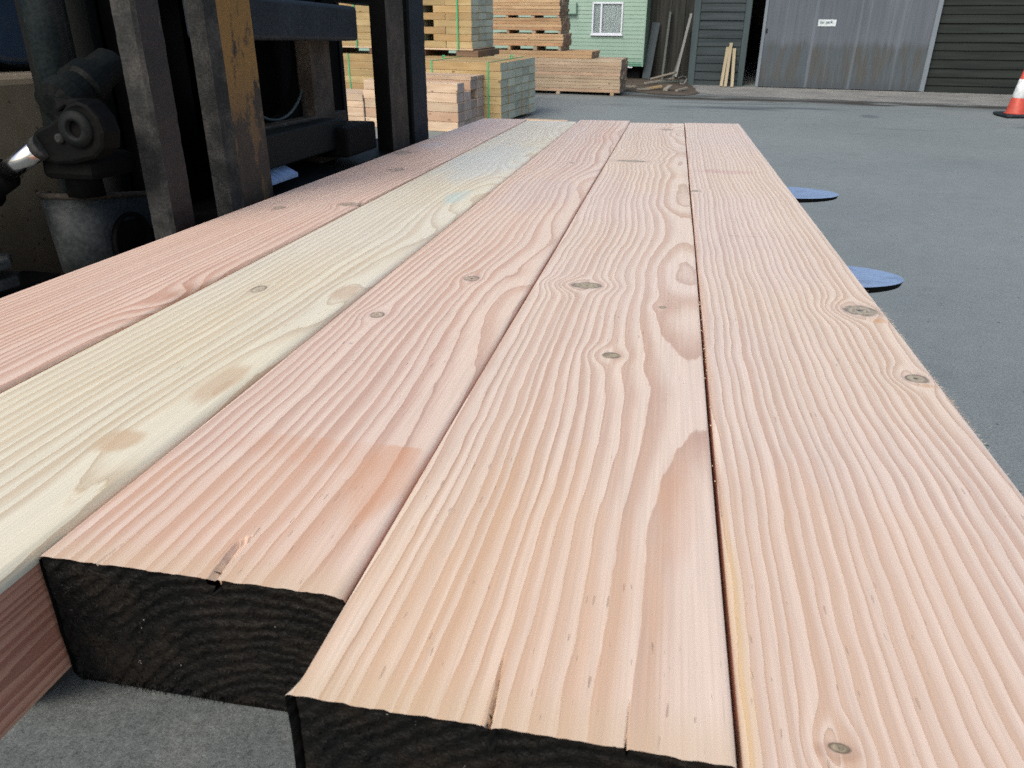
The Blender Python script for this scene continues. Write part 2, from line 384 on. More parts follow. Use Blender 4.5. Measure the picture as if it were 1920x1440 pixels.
        if not far:                                              # loose fibres left by the saw
            for k in range(2200):
                lowe = rnd.random() < .3
                px = rnd.uniform(xl + .006, xr - .006) if not lowe else rnd.gauss(xl + .055, .035)
                px = min(max(px, xl + .006), xr - .006)
                pz = rnd.uniform(.006, top - .006) if not lowe else rnd.uniform(.001, .004)
                p = Vector((px, yy - .0008, pz)); l = rnd.uniform(.002, .0055) * (1.4 if lowe else 1)
                q = p + Vector((rnd.uniform(-.5, .9) * l, -rnd.uniform(.1, .5) * l, rnd.uniform(-.9, .6 if not lowe else -.2) * l)); t_ = rnd.uniform(.0002, .0005)
                bm.faces.new([bm.verts.new(p + Vector((-t_, 0, t_))), bm.verts.new(p + Vector((t_, 0, -t_))), bm.verts.new(q)])
        e = mesh_obj('sawn_end', bm, black_end(seed), o)
        if not far: e['label'] = 'black weathered sawn end of the sleeper'
    return o

make_sleeper('a', 'pink-brown planed sleeper lying against the forklift carriage, outermost of five on that side', -.768, -.734, -.5565, -.5555, .30, 3.117, .004, seed=1)
make_sleeper('b', 'pale cream planed sleeper with a faint teal stain, between two pink ones', -.554, -.5525, -.3505, -.3525, .19, 3.06, .009, seed=2)
make_sleeper('c', 'pink planed sleeper with a split black end and an orange stain', -.3475, -.3495, -.1548, -.1545, .31, 3.13, .0058, pit=True, cracks=[(.0195, .0012, .06, .008, .03), (-.055, .0005, .04, .002, .1)], seed=3)
make_sleeper('d', 'pale pink planed sleeper with three olive knots and a cracked black end', -.1522, -.1515, .0486, .0475, .241, 3.055, .003, cracks=[(-.0062, .0010, .05, .012, -.05), (.054, .0005, .03, .003, 0)], seed=4)
make_sleeper('e', 'evenly grained planed sleeper over the fork tips, farthest of five from the forklift', .0512, .0505, .2525, .249, .20, 3.085, .0045, fuzz=True, seed=5)

# ------------------------------------------------------------------ machine materials
def greasy(name, c1, c2, rough=.62, sc_=14.0, spec=.28, scratch=0.0, scol=(.3, .29, .28), metal=0.0):
    g = G(name); x, y, z = g.xyz()
    n1 = g.noise(x, y, z, sc_, 5, .62); n2 = g.noise(x, y, z, sc_ * 11, 3, .6)
    c = g.mix(g.sm(.38, .64, n1), c1, c2)
    c = g.scale_col(c, g.sm(.28, .72, n2, .66, 1.3))
    if scratch:
        s = g.sm(.66, .74, g.noise(x * 60, y * 150, z * 11, 1, 3, .6)) * g.sm(.46, .62, g.noise(x, y, z, 7, 3))
        c = g.mix(s * scratch, c, scol)
    d = g.sm(.0, .09, g.voro(x, y, z, 42) + (n2 - .5) * .12, .55, 0.0) * g.sm(.58, .66, n1)
    c = g.mix(d, c, (.10, .098, .09))
    return g.finish(c, rough + (n1 - .5) * .3, spec, n1 * .4 + n2 * .8, .0012, .7, metal)
M_black = greasy('greasy_black_steel', (0.0011, 0.0015, 0.0017), (0.0031, 0.0033, 0.0031), .7, 14.0, .10)
M_dark = greasy('dark_green_grey_steel', (0.0023, 0.0040, 0.0041), (0.0050, 0.0070, 0.0066), .62, 14.0, .16)
M_teal = greasy('dark_teal_cylinder', (0.0090, 0.0156, 0.0180), (0.0144, 0.0216, 0.0228), .42)
M_greysteel = greasy('rough_grey_steel', (0.0198, 0.0220, 0.0214), (0.0481, 0.0481, 0.0455), .75, 24, .2)
M_redbrown = greasy('scuffed_red_brown_steel', (0.0097, 0.0071, 0.0071), (0.0218, 0.0158, 0.0154), .55, 16, .4, .75, (.24, .235, .225))
M_brown = greasy('brown_dusty_steel', (0.0330, 0.0259, 0.0187), (0.0688, 0.0561, 0.0429), .68, 12)
M_blue = greasy('blue_black_steel', (0.0090, 0.0142, 0.0203), (0.0165, 0.0240, 0.0315), .55, 9, .2)
M_saddle = greasy('pale_grey_cast_steel', (0.0225, 0.0278, 0.0285), (0.0449, 0.0515, 0.0515), .6, 13)
M_tyre = greasy('black_tyre_rubber', (.008, .008, .008), (.018, .017, .016), .85, 22)
def worn_yellow():
    g = G('worn_yellow_paint'); x, y, z = g.xyz()
    n1 = g.noise(x * 18, y * 18, z * 13, 1, 5, .68); n2 = g.noise(x, y, z, 170, 3)
    wear = n1 + (n2 - .5) * .18 + g.sm(.42, .16, z - 1.0, -.10, .13) + g.sm(.40, .60, g.noise(x * 7, y * 30, z * 5, 1, 2), .05, -.05)
    c = g.mix(g.sm(.49, .62, wear), (.225, .122, .028), (.020, .016, .0125))
    c = g.mix(g.sm(.18, .36, z - 1.0, .72, 0.0) * g.sm(.35, .6, n1, 1.0, .4), c, (.062, .046, .031))
    c = g.scale_col(c, .65 + n2 * .6)
    return g.finish(c, .6, .35, n1 + n2 * .4, .0015, .6)
M_yellow = worn_yellow()
def chassis_tan():
    g = G('spotted_tan_chassis_paint'); x, y, z = g.xyz()
    n = g.noise(x, y, z, 9, 4, .6); v = g.voro(x, y, z, 44) + (g.noise(x, y, z, 90, 2) - .5) * .25
    c = g.mix(g.sm(.3, .7, n), (.44, .345, .21), (.56, .46, .31))
    c = g.mix(g.sm(.12, .26, v, .85, 0.0) * g.sm(.45, .6, g.noise(x, y, z, 14, 2)), c, (.022, .017, .012))
    c = g.mix(g.sm(.98, 1.2, z, .7, 0.0), c, (.03, .026, .02))
    return g.finish(c, .6, .35, n, .002, .5)
M_tan = chassis_tan()
def navy():
    g = G('glossy_navy_body_paint'); x, y, z = g.xyz(); n = g.noise(x, y, z, 7, 3)
    c = g.mix(g.sm(.35, .7, n), (.05, .095, .165), (.09, .15, .235))
    d = g.sm(.55, .72, g.noise(x, y, z, 60, 4)); c = g.mix(d * .3, c, (.16, .16, .15))
    return g.finish(c, .18 + d * .3, .6)
M_navy = navy()
def chrome():
    g = G('chromed_rod'); x, y, z = g.xyz(); n = g.noise(x, y, z, 60, 2)
    return g.finish((.75, .74, .72), .12 + n * .12, .5, metal=1.0)
M_chrome = chrome()
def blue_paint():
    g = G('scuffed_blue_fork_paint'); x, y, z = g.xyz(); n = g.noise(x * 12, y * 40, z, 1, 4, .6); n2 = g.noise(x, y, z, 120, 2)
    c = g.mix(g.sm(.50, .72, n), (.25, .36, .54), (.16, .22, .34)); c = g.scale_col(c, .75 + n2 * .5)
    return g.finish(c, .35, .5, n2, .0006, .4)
M_bluepaint = blue_paint()

# ------------------------------------------------------------------ forklift (near-frame coordinates, root at the front axle on the ground)
RO = Vector((-1.45, 1.85, 0))
fl = empty('forklift', 'dark grimy forklift with worn yellow fork shank carrying five planed sleepers', 'forklift')
fl.matrix_world = T @ Matrix.Translation(RO)
def fpart(name, bm, mats, parent=None, label=None, smooth=False):
    for v in bm.verts: v.co -= RO
    o = mesh_obj(name, bm, mats, parent or fl, smooth=smooth)
    if label: o['label'] = label
    return o
def fork(ya, yb, ta, tb, mats, label, chamfer=.022, ext=0.0):
    """L-shaped fork: shank between ya..yb, blade running out along +X to a rounded tip at ta..tb"""
    bm = bmesh.new()
    x0, x1 = -.828, -.785
    prof = [(x0, ya), (x1 - chamfer * .45, ya), (x1 - .003, ya + chamfer), (x1, ya + chamfer + .004), (x1, yb - .005), (x1 - .004, yb), (x0, yb)]
    zs = [.94, 1.0, 1.05, 1.1, 1.15, 1.2, 1.25, 1.3, 1.35, 1.4, 1.45, 1.52, 1.6]
    rr = []
    for z in zs:
        rr.append([bm.verts.new((px + mnoise.noise(Vector((z * 40, i, ya))) * .0006, py + mnoise.noise(Vector((z * 31, i, yb + 3))) * .0006, z)) for i, (px, py) in enumerate(prof)])
    for a, b in zip(rr, rr[1:]):
        n = len(prof)
        for i in range(n):
            f = bm.faces.new((a[i], a[(i + 1) % n], b[(i + 1) % n], b[i])); f.material_index = 1 if i == 3 else (2 if i in (1, 2) else 0)
    bm.faces.new(rr[0][::-1]); bm.faces.new(rr[-1])
    sh = fpart('fork', bm, mats, label=label)
    bm = bmesh.new()
    cols = []
    xs = [-.828, -.79, -.6, -.3, 0, .2] + [.27 + ext + .146 * math.sin(math.pi / 2 * k / 14) for k in range(15)]
    for xx in xs:
        u = (xx + .83) / 1.246; ml = ya + (ta - ya) * u; mr = yb + (tb - yb) * u
        if xx > .27 + ext:
            q = math.sqrt(max(0, 1 - ((xx - .27 - ext) / .146) ** 2)); c = (ml + mr) / 2; hw = (mr - ml) / 2 * max(q, .03); ml, mr = c - hw, c + hw
        th = .045 - .036 * u
        cols.append([bm.verts.new(p) for p in ((xx, ml, .9765), (xx, mr, .9765), (xx - .004 * (xx > .27), mr, .9765 - th), (xx - .004 * (xx > .27), ml, .9765 - th))])
    for a, b in zip(cols, cols[1:]):
        for i, mi in ((0, 0), (1, 1), (2, 1), (3, 1)):
            f = bm.faces.new((a[i], a[(i + 1) % 4], b[(i + 1) % 4], b[i])); f.material_index = mi
    bm.faces.new(cols[0]); bm.faces.new(cols[-1][::-1])
    bmesh.ops.recalc_face_normals(bm, faces=bm.faces[:])
    bl = fpart('fork_blade', bm, [M_bluepaint, M_black], sh)
    return sh
fork(1.317, 1.465, 1.311, 1.470, [M_greysteel, M_yellow, M_greysteel], 'fork shank with worn yellow paint')
fork(2.19, 2.352, 2.125, 2.315, [M_black, M_brown, M_black], 'brown dusty fork shank', .004, .042)

bm = bmesh.new()                                            # carriage uprights
def upright(ya, yb, za, zb, x0, x1, mats, label, rough=.0010):
    bm = bmesh.new(); prof = [(x0, ya), (x1 - .006, ya), (x1, ya + .005), (x1, yb - .004), (x1 - .004, yb), (x0, yb)]
    rr = []; n = len(prof); z = za
    while z < zb + .001:
        rr.append([bm.verts.new((px + mnoise.noise(Vector((z * 70, i * 3.1, ya))) * rough, py + mnoise.noise(Vector((z * 63, i * 2.7, yb))) * rough, z)) for i, (px, py) in enumerate(prof)]); z += .012
    for a, b in zip(rr, rr[1:]):
        for i in range(n):
            f = bm.faces.new((a[i], a[(i + 1) % n], b[(i + 1) % n], b[i])); f.material_index = 1 if i in (2, 3) else 0
    bm.faces.new(rr[0][::-1]); bm.faces.new(rr[-1])
    return fpart('carriage_upright', bm, mats, label=label)
upright(1.138, 1.204, .86, 1.62, -.8385, -.80, [M_greysteel, M_redbrown], 'scuffed grey and red-brown carriage upright')
upright(2.445, 2.60, .86, 1.62, -.84, -.80, [M_dark, M_blue], 'dark blue-grey carriage upright')
bm = bmesh.new(); box(bm, -.862, -.802, 1.36, 2.035, 1.353, 1.432, .009, 3); roughen(bm, .0012, 30, 2); fpart('carriage_bar', bm, M_blue, label='blue-black upper carriage bar')
bm = bmesh.new(); box(bm, -.862, -.806, 1.40, 1.90, 1.108, 1.176, .004, 2); roughen(bm, .001, 40, 4); fpart('carriage_bar', bm, [M_dark], label='dark lower carriage bar with a dusty top edge')
bm = bmesh.new(); box(bm, -.90, -.862, 1.49, 2.06, 1.15, 1.182, .003, 1); roughen(bm, .0014, 40, 4); fpart('bar_backing', bm, M_brown)
bm = bmesh.new(); box(bm, -.862, -.775, 1.842, 2.042, 1.088, 1.158, .006, 2)
lp = fpart('fork_lock_block', bm, M_black)
for yy, zz in ((1.865, 1.132), (1.925, 1.143), (1.99, 1.146)):
    bm = bmesh.new(); lathe(bm, (-.776, yy, zz), (1, 0, 0), [(-.004, .0095), (.002, .0095), (.002, .0062), (-.003, .006)], 16); fpart('bolt_hole', bm, M_dark, lp)
bm = bmesh.new(); prism(bm, [(-.90, 1.075), (-.795, 1.058), (-.795, 1.035), (-.90, 1.035)], 1, 1.48, 2.40, bev=.003); roughen(bm, .001, 30, 6); fpart('lower_plate', bm, M_dark)
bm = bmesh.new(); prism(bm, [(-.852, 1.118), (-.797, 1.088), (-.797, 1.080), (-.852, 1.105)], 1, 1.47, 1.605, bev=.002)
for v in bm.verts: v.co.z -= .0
fpart('highlight_plate', bm, M_bluepaint, label='pale blue plate standing in for a sky highlight')  # added tilted plate, its pale blue paint stands in for reflected sky
bm = bmesh.new(); box(bm, -1.02, -.80, 1.25, 2.75, .86, 1.034, .01, 2); roughen(bm, .002, 14, 3); fpart('carriage_base', bm, M_black)
# plate with the round opening and its rim
bm = bmesh.new(); cy, cz, ra, rb = 1.735, 1.335, .182, .152; N_ = 40
inner = [(cy + ra * math.cos(2 * math.pi * k / N_), cz + rb * math.sin(2 * math.pi * k / N_)) for k in range(N_)]
outer = []
for u, v in inner:
    dx, dz = (u - cy) / ra, (v - cz) / rb; s = 1 / max(abs(dx), abs(dz)); outer.append((cy + dx * s * .27, cz + dz * s * .25))
vi = [[bm.verts.new((xx, u, v)) for u, v in pts] for xx in (-.90, -.935) for pts in (inner, outer)]
for k in range(N_):
    j = (k + 1) % N_
    bm.faces.new((vi[0][k], vi[0][j], vi[1][j], vi[1][k])); bm.faces.new((vi[2][k], vi[3][k], vi[3][j], vi[2][j])); bm.faces.new((vi[0][k], vi[2][k], vi[2][j], vi[0][j]))
pl_ = fpart('carriage_plate', bm, M_black)
bm = bmesh.new(); tube(bm, [(-.897, cy + (ra - .002) * math.cos(a), cz + (rb - .002) * math.sin(a)) for a in [math.pi * 2 * k / 48 for k in range(49)]], .0035, 6); fpart('opening_rim', bm, greasy('pale_rim_steel', (.045, .062, .062), (.07, .09, .09), .4), pl_)
bm = bmesh.new(); box(bm, -.905, -.862, 1.872, 1.985, 1.05, 1.42, .004, 1); roughen(bm, .0016, 26, 9); fpart('stiffener', bm, M_brown)
bm = bmesh.new(); box(bm, -.96, -.906, 2.07, 2.14, 1.0, 1.55, .004, 1); roughen(bm, .002, 30, 5); fpart('inner_mast_rail', bm, M_black)
bm = bmesh.new(); box(bm, -.96, -.905, 1.62, 2.5, 1.452, 1.62, .006, 1); fpart('mast_tie', bm, M_black)
bm = bmesh.new(); box(bm, -1.03, -.995, 1.36, 2.32, .42, 2.15, .004, 1); fpart('mast_dark_backing', bm, M_black)  # black plate added as dark backing behind the carriage openings
for ya, yb in ((1.33, 1.47), (2.33, 2.47)):
    bm = bmesh.new(); prism(bm, [(-1.17, ya), (-1.03, ya), (-1.03, ya + .025), (-1.145, ya + .025), (-1.145, yb - .025), (-1.03, yb - .025), (-1.03, yb), (-1.17, yb)], 2, .12, 2.15); fpart('mast_rail', bm, M_dark)
bm = bmesh.new(); box(bm, -1.14, -1.105, 1.29, 1.62, 1.0, 2.15, .003, 1); roughen(bm, .001, 10, 8); fpart('mast_side_plate', bm, M_dark)
bm = bmesh.new(); lathe(bm, (-1.05, 1.252, 1.02), (0, 0, 1), [(0, .034), (1.0, .034)], 24); fpart('lift_cylinder', bm, M_teal)
# pivot bracket with hub, bolt, chromed tilt rod
bm = bmesh.new(); prism(bm, [(-.936, 1.226), (-.925, 1.233), (-.905, 1.240), (-.885, 1.252), (-.868, 1.268), (-.850, 1.274), (-.832, 1.268), (-.818, 1.250), (-.813, 1.228), (-.820, 1.205), (-.838, 1.190), (-.875, 1.182), (-.905, 1.180), (-.930, 1.186), (-.945, 1.205)], 1, 1.035, 1.075, bev=.006); roughen(bm, .0018, 60, 2)
br = fpart('pivot_bracket', bm, M_black)
bm = bmesh.new(); lathe(bm, (-.858, 1.04, 1.233), (0, -1, 0), [(0, .028), (.010, .026), (.012, .0165), (.012, .0125), (-.02, .0125)], 28); fpart('pivot_bush', bm, M_dark, br)
bm = bmesh.new(); lathe(bm, (-.889, 1.037, 1.2195), (0, -1, 0), [(0, .007), (.006, .007), (.006, .0045), (.008, .004)], 16); fpart('grease_bolt', bm, M_greysteel, br)
bm = bmesh.new(); box(bm, -.912, -.845, 1.06, 1.09, 1.256, 1.272, .007, 3); bmesh.ops.subdivide_edges(bm, edges=bm.edges[:], cuts=3, use_grid_fill=True); roughen(bm, .006, 90, 4); fpart('grease_cake', bm, M_black, br)
bm = bmesh.new(); lathe(bm, (-.945, 1.105, 1.258), (.05, .92, .38), [(0, .020), (.004, .036), (.030, .037), (.036, .031), (.060, .030), (.064, .037), (.092, .037), (.098, .029), (.150, .028)], 28, smooth=False); roughen(bm, .0022, 75, 7); fpart('trunnion', bm, M_dark)
dR = Vector((-.985 + .93, 0, 1.176 - 1.205)).normalized(); c0 = Vector((-.925, 1.04, 1.2075))
tc = bmesh.new(); lathe(tc, c0 + dR * .088, dR, [(0, .020), (.004, .025), (.05, .026), (.054, .034), (.40, .036)], 24); tcyl = fpart('tilt_cylinder', tc, M_black)
bm = bmesh.new(); lathe(bm, c0, dR, [(0, .0150), (.095, .0150)], 24); fpart('chrome_rod', bm, M_chrome, tcyl)
bm = bmesh.new(); lathe(bm, c0 - dR * .002, dR, [(0, .0185), (.014, .0185), (.014, .0150)], 24); fpart('rod_gland', bm, M_greysteel, tcyl)
bm = bmesh.new(); box(bm, -.95, -.86, 1.05, 1.16, 1.155, 1.19, .01, 2); lathe(bm, (-.93, 1.112, 1.12), (0, 0, 1), [(0, .027), (.05, .027)], 20); roughen(bm, .003, 40, 1); fpart('lower_bracket', bm, M_black)
# cast saddle with rounded nose and a black disc for its dark round hole
bm = bmesh.new()
out = [(-1.03, 1.30), (-1.03, 1.145)] + [(-.98 - .05 * math.cos(math.pi * k / 12), 1.145 - .056 * math.sin(math.pi * k / 12)) for k in range(1, 13)] + [(-.93, 1.30)]
A_ = [bm.verts.new((px, py, 1.127 - .14 * max(0, py - 1.04) )) for px, py in out]; B_ = [bm.verts.new((px * .985 - .0135 - .008, py + .006 + (.012 if py < 1.12 else 0), .985)) for px, py in out]
bm.faces.new(A_); bm.faces.new(B_[::-1])
for i in range(len(out)): f = bm.faces.new((A_[i], B_[i], B_[(i + 1) % len(out)], A_[(i + 1) % len(out)])); f.smooth = True
bmesh.ops.recalc_face_normals(bm, faces=bm.faces[:])
sdl = fpart('axle_saddle', bm, M_saddle)
bm = bmesh.new(); tube(bm, [(px, py, 1.129 - .14 * max(0, py - 1.04)) for px, py in out[1:]], .005, 6); fpart('saddle_rim', bm, M_brown, sdl)
bm = bmesh.new(); lathe(bm, (-.937, 1.200, 1.026), (1, 0, 0), [(-.002, .050), (.012, .050), (.012, .045), (.004, .043)], 32); fpart('saddle_hole_disc', bm, M_black, sdl)  # black disc on the face, no hole cut: the dark inside is painted
# chassis, body panel, wheels
bm = bmesh.new(); box(bm, -2.9, -1.30, 1.0, 2.75, .50, 1.292, .02, 3); ch = fpart('chassis', bm, M_tan)
bm = bmesh.new(); prism(bm, [(1.0, 1.325), (1.40, 1.325), (1.46, 1.318), (1.50, 1.309), (1.53, 1.303), (1.62, 1.300), (2.75, 1.300), (2.75, 1.75), (2.6, 1.80), (1.15, 1.80), (1.0, 1.72)], 0, -2.9, -1.39, bev=.018); fpart('body_panel', bm, M_navy, label='glossy navy body panel')
bm = bmesh.new(); tube(bm, [(-1.385, y_, z_) for y_, z_ in ((1.0, 1.322), (1.40, 1.322), (1.46, 1.315), (1.50, 1.306), (1.53, 1.300), (1.62, 1.297), (2.7, 1.297))], .004, 6); fpart('panel_seal', bm, M_black)
bm = bmesh.new(); prism(bm, [(1.0, 1.16), (1.2, 1.30), (2.5, 1.30), (2.7, 1.16), (2.7, .5), (1.0, .5)], 0, -3.25, -2.905, bev=.04); fpart('counterweight', bm, M_navy)
def wheel(xc, yc, r, wd):
    bm = bmesh.new(); lathe(bm, (xc, yc - wd / 2, r), (0, 1, 0), [(0, r * .62), (0, r * .90), (.03, r), (wd - .03, r), (wd, r * .90), (wd, r * .62)], 40); wh = fpart('wheel', bm, M_tyre, label='black forklift tyre')
    bm = bmesh.new(); lathe(bm, (xc, yc - wd / 2 + .015, r), (0, 1, 0), [(0, r * .2), (.0, r * .61), (.06, r * .55), (.06, r * .2)], 28); fpart('rim', bm, M_brown, wh)
wheel(-1.45, 1.11, .40, .27); wheel(-1.45, 2.60, .40, .27); wheel(-2.85, 1.16, .32, .22); wheel(-2.85, 2.52, .32, .22)
for zt_, ya_, yb_ in ((1.018, 1.0, 1.105), (.985, .97, 1.112)):
    bm = bmesh.new(); prism(bm, [(-1.30, ya_), (-1.09, ya_), (-1.075, yb_ - .03), (-1.10, yb_), (-1.30, yb_)], 2, zt_ - .018, zt_, bev=.004); fpart('step_plate', bm, M_saddle)
bm = bmesh.new(); box(bm, -1.30, -1.03, 1.34, 2.36, .35, .62, .01, 1); box(bm, -1.305, -1.18, 1.02, 1.33, .60, .92, .02, 1); fpart('front_axle', bm, M_black)

# ------------------------------------------------------------------ ground
def yard():
    g = G('worn_grey_asphalt'); x, y, z = g.world()
    n1 = g.noise(x, y, 0.0, .55, 4, .6); n2 = g.noise(x, y, 0.0, 9, 3); sp = g.noise(x, y, 0.0, 90, 5, .75); v = g.voro(x, y, 0.0, 70)
    c = g.mix(g.sm(.3, .7, n1), (.195, .228, .226), (.226, .258, .254))
    c = g.scale_col(c, g.sm(.30, .70, sp, .72, 1.16) + (n2 - .5) * .22)
    c = g.mix(g.sm(.0, .22, v, .38, 0.0), c, (.30, .32, .31)); c = g.mix(g.sm(.64, .72, sp) * .35, c, (.055, .066, .068)); c = g.mix(g.sm(.035, .075, g.voro(x, y, 5.0, 7.5), .75, 0.0), c, (.05, .055, .05)); c = g.mix(g.sm(.56, .70, g.noise(x, y, 9.0, 1.3, 5, .7)) * .12, c, (.10, .115, .115))
    # darker dirt and damp bands in front of the barn
    a = R(-6.9); u = x * math.cos(a) + y * math.sin(a); vv = y * math.cos(a) - x * math.sin(a)
    wob = (g.noise(u * .45, vv * 2.0, 0.0, 1, 4, .6) - .5)
    b1 = g.sm(.55, .0, g.m('ABSOLUTE', vv - 14.72 + wob * 1.3)); b2 = g.sm(.38, .0, g.m('ABSOLUTE', vv - 13.5 + wob * 1.3)) * g.sm(.42, .56, g.noise(u * .30 + 4, vv, 0.0, 1, 2))
    c = g.mix(b1 * 1.0 * g.sm(.30, .46, g.noise(u * .8, vv * 3, 0.0, 1, 3)), c, (.045, .042, .036))
    c = g.mix(b2 * .8, c, (.060, .078, .092))
    for px, py, rx, ry, am in ((5.35, 12.0, .75, .22, .7), (2.9, 12.75, .16, .22, .55), (1.0, 14.0, 1.3, .12, .5)):
        q = g.sqrt((x - px) * (x - px) * (1 / rx ** 2) + (y - py) * (y - py) * (1 / ry ** 2)) + wob * 1.2
        c = g.mix(g.sm(.5, 1.1, q, am, 0.0), c, (.07, .088, .105))
    sk = g.sm(.60, .70, g.noise(u * .35, vv * 7, 0.0, 1, 3)) * g.sm(9, 12, vv)
    c = g.mix(sk * .4, c, (.09, .105, .115))
    return g.finish(c, .72, .35, sp * .7 + n2 * .3, .004, .6)
bm = bmesh.new(); rows = []
fs = [-60, -12, -4.01, -4] + [-3 + k * .25 for k in range(52)] + [12, 20, 40, 90, 160]
for f in fs:
    rows.append([bm.verts.new((FW.x * f + RT.x * s, FW.y * f + RT.y * s, ground_z(FW.x * f, FW.y * f))) for s in (-90, -20, -5, 0, 5, 20, 90)])
for a, b in zip(rows, rows[1:]):
    for i in range(6): bm.faces.new((a[i], a[i + 1], b[i + 1], b[i]))
tag(mesh_obj('ground', bm, yard()), 'worn blue-grey asphalt yard', 'ground', kind='structure')
def concrete():
    g = G('brushed_concrete'); x, y, z = g.world()
    n1 = g.noise(x, y, 0.0, 3.2, 4, .6); sp = g.noise(x, y, 0.0, 260, 3, .7); n3 = g.noise(x, y, 0.0, 45, 3, .6)
    br = g.noise(x * 190 + n3 * 5, y * 7, 0.0, 1, 2, .6)
    c = g.mix(g.sm(.35, .68, n1), (.150, .172, .168), (.215, .232, .222))
    c = g.scale_col(c, g.sm(.25, .75, sp, .45, 1.0) + (n3 - .5) * .75 + (g.noise(x, y, 7.0, 110, 2, .6) - .5) * .8)
    c = g.mix(g.sm(.64, .76, br) * g.sm(.42, .58, n3) * .5, c, (.055, .063, .063))
    c = g.mix(g.sm(.0, .10, g.voro(x, y, 0.0, 75), .55, 0.0) * g.sm(.5, .6, g.noise(x, y, 4.0, 19, 2)), c, (.36, .37, .35))
    c = g.mix(g.sm(.0, .07, g.voro(x, y, 2.0, 24), .8, 0.0), c, (.03, .032, .032))
    return g.finish(c, .8, .25, br * .5 + sp * .5 + n3 * .3, .002, .8)
bm = bmesh.new(); rows = []
for k in range(26):
    yy = -2.5 + k * .22
    rows.append([bm.verts.new((xx, yy, ground_z(xx, yy) + .004)) for xx in (-7, -3, -2, -1, -.5, .02)])
for a, b in zip(rows, rows[1:]):
    for i in range(5): bm.faces.new((a[i], a[i + 1], b[i + 1], b[i]))
tag(mesh_obj('concrete_pad', bm, concrete()), 'brushed grey concrete pad under the forklift', 'pavement', kind='structure')

def rough_sheet(name, pts, mat, label, z=.004, step=.25, amp=.14, seed=0):
    """an irregular patch on the ground: polygon outline broken up with noise"""
    out = []
    for (a, b) in zip(pts, pts[1:] + pts[:1]):
        a, b = Vector((*a, 0)), Vector((*b, 0)); n = max(1, int((b - a).length / step))
        for k in range(n):
            p = a.lerp(b, k / n); q = mnoise.noise_vector(Vector((p.x * 1.9, p.y * 1.9, seed))) + mnoise.noise_vector(Vector((p.x * 6, p.y * 6, seed))) * .4
            out.append((p.x + q.x * amp, p.y + q.y * amp))
    bm = bmesh.new(); bm.faces.new([bm.verts.new((px, py, ground_z(px, py) + z)) for px, py in out])
    f = bm.faces[:][0]; f.normal_update()
    if f.normal.z < 0: f.normal_flip()
    bmesh.ops.triangulate(bm, faces=bm.faces[:])
    return tag(mesh_obj(name, bm, mat), label, name.replace('_', ' '), kind='structure')
def dusty(name, c1, c2, c3):
    g = G(name); x, y, z = g.world(); n1 = g.noise(x, y, 0.0, 1.6, 5, .65); n2 = g.noise(x, y, 0.0, 22, 4, .7)
    c = g.mix(g.sm(.35, .65, n1), c1, c2); c = g.mix(g.sm(.60, .72, g.noise(x * 1.2, y * 4, 3.0, 1, 3)) * .7, c, c3)
    return g.finish(g.scale_col(c, .6 + n2 * .8), .9, .15, n1 + n2, .02, .6)
rough_sheet('concrete_apron', [(.42, 17.0), (.36, 15.5), (1.2, 15.1), (2.59, 14.85), (4.0, 14.65), (5.56, 14.45), (12, 13.6), (12, 15.62), (6.3, 16.32), (2, 16.86)], dusty('dusty_concrete', (.20, .205, .195), (.265, .268, .25), (.06, .055, .048)), 'dusty pale concrete apron along the barn', seed=3)
rough_sheet('dirt_strip', [(-2.6, 18.6), (-1.3, 15.9), (-.8, 15.5), (-.45, 15.1), (.25, 15.05), (.5, 15.5), (.36, 17.1), (.25, 19.0)], dusty('brown_dirt', (.070, .058, .046), (.115, .098, .078), (.04, .033, .028)), 'strip of brown dirt between caravan and barn', z=.008, seed=8)

# ------------------------------------------------------------------ painted and weathered boards
def boards(name, c1, c2, along='z', rough=.75, streak=1.0, extra=None):
    g = G(name); x, y, z = g.xyz()
    if along == 'z': st = g.noise(x * 16, y * 16, z * .9, 1, 4, .65); fine = g.noise(x * 110, y * 110, z * 4, 1, 3)
    else: st = g.noise(x * .9, y * 16, z * 16, 1, 4, .65); fine = g.noise(x * 4, y * 110, z * 110, 1, 3)
    big = g.noise(x, y, z, .9, 3)
    c = g.mix(g.sm(.5 - .22 * streak, .5 + .22 * streak, st), c1, c2); c = g.scale_col(c, .66 + fine * .25 + big * .45)
    if extra: c = extra(g, x, y, z, st, fine, c)
    return g.finish(c, rough, .25, st * .5 + fine * .5, .004, .6)
def siding(bm, x0, x1, z0, z1, pitch, lap, face, shear=0.0, jit=0.0, seed=0, mi=0):
    """horizontal lapped boards in the plane y=face, each a tilted slab proud at its foot"""
    rnd = random.Random(seed); z = z0; k = 0
    while z < z1:
        dz = rnd.uniform(-jit, jit); e = rnd.uniform(.8, 1.25) * lap; nseg = max(2, int((x1 - x0) / .6)); cols = []
        for i in range(nseg + 1):
            xx = x0 + (x1 - x0) * i / nseg; sh = shear * xx + rnd.uniform(-jit, jit) * .3
            top = min(z + pitch, z1)
            cols.append([bm.verts.new(p) for p in ((xx, face - e, z + dz + sh + .004), (xx, face - .004, top + sh + dz), (xx, face + .012, top + sh + dz), (xx, face + .004, z + dz + sh + .004))])
        for a, b in zip(cols, cols[1:]):
            for q in range(4): bm.faces.new((a[q], b[q], b[(q + 1) % 4], a[(q + 1) % 4])).material_index = mi
        bm.faces.new(cols[0]); bm.faces.new(cols[-1][::-1]); z += pitch; k += 1
    bmesh.ops.recalc_face_normals(bm, faces=bm.faces[:])

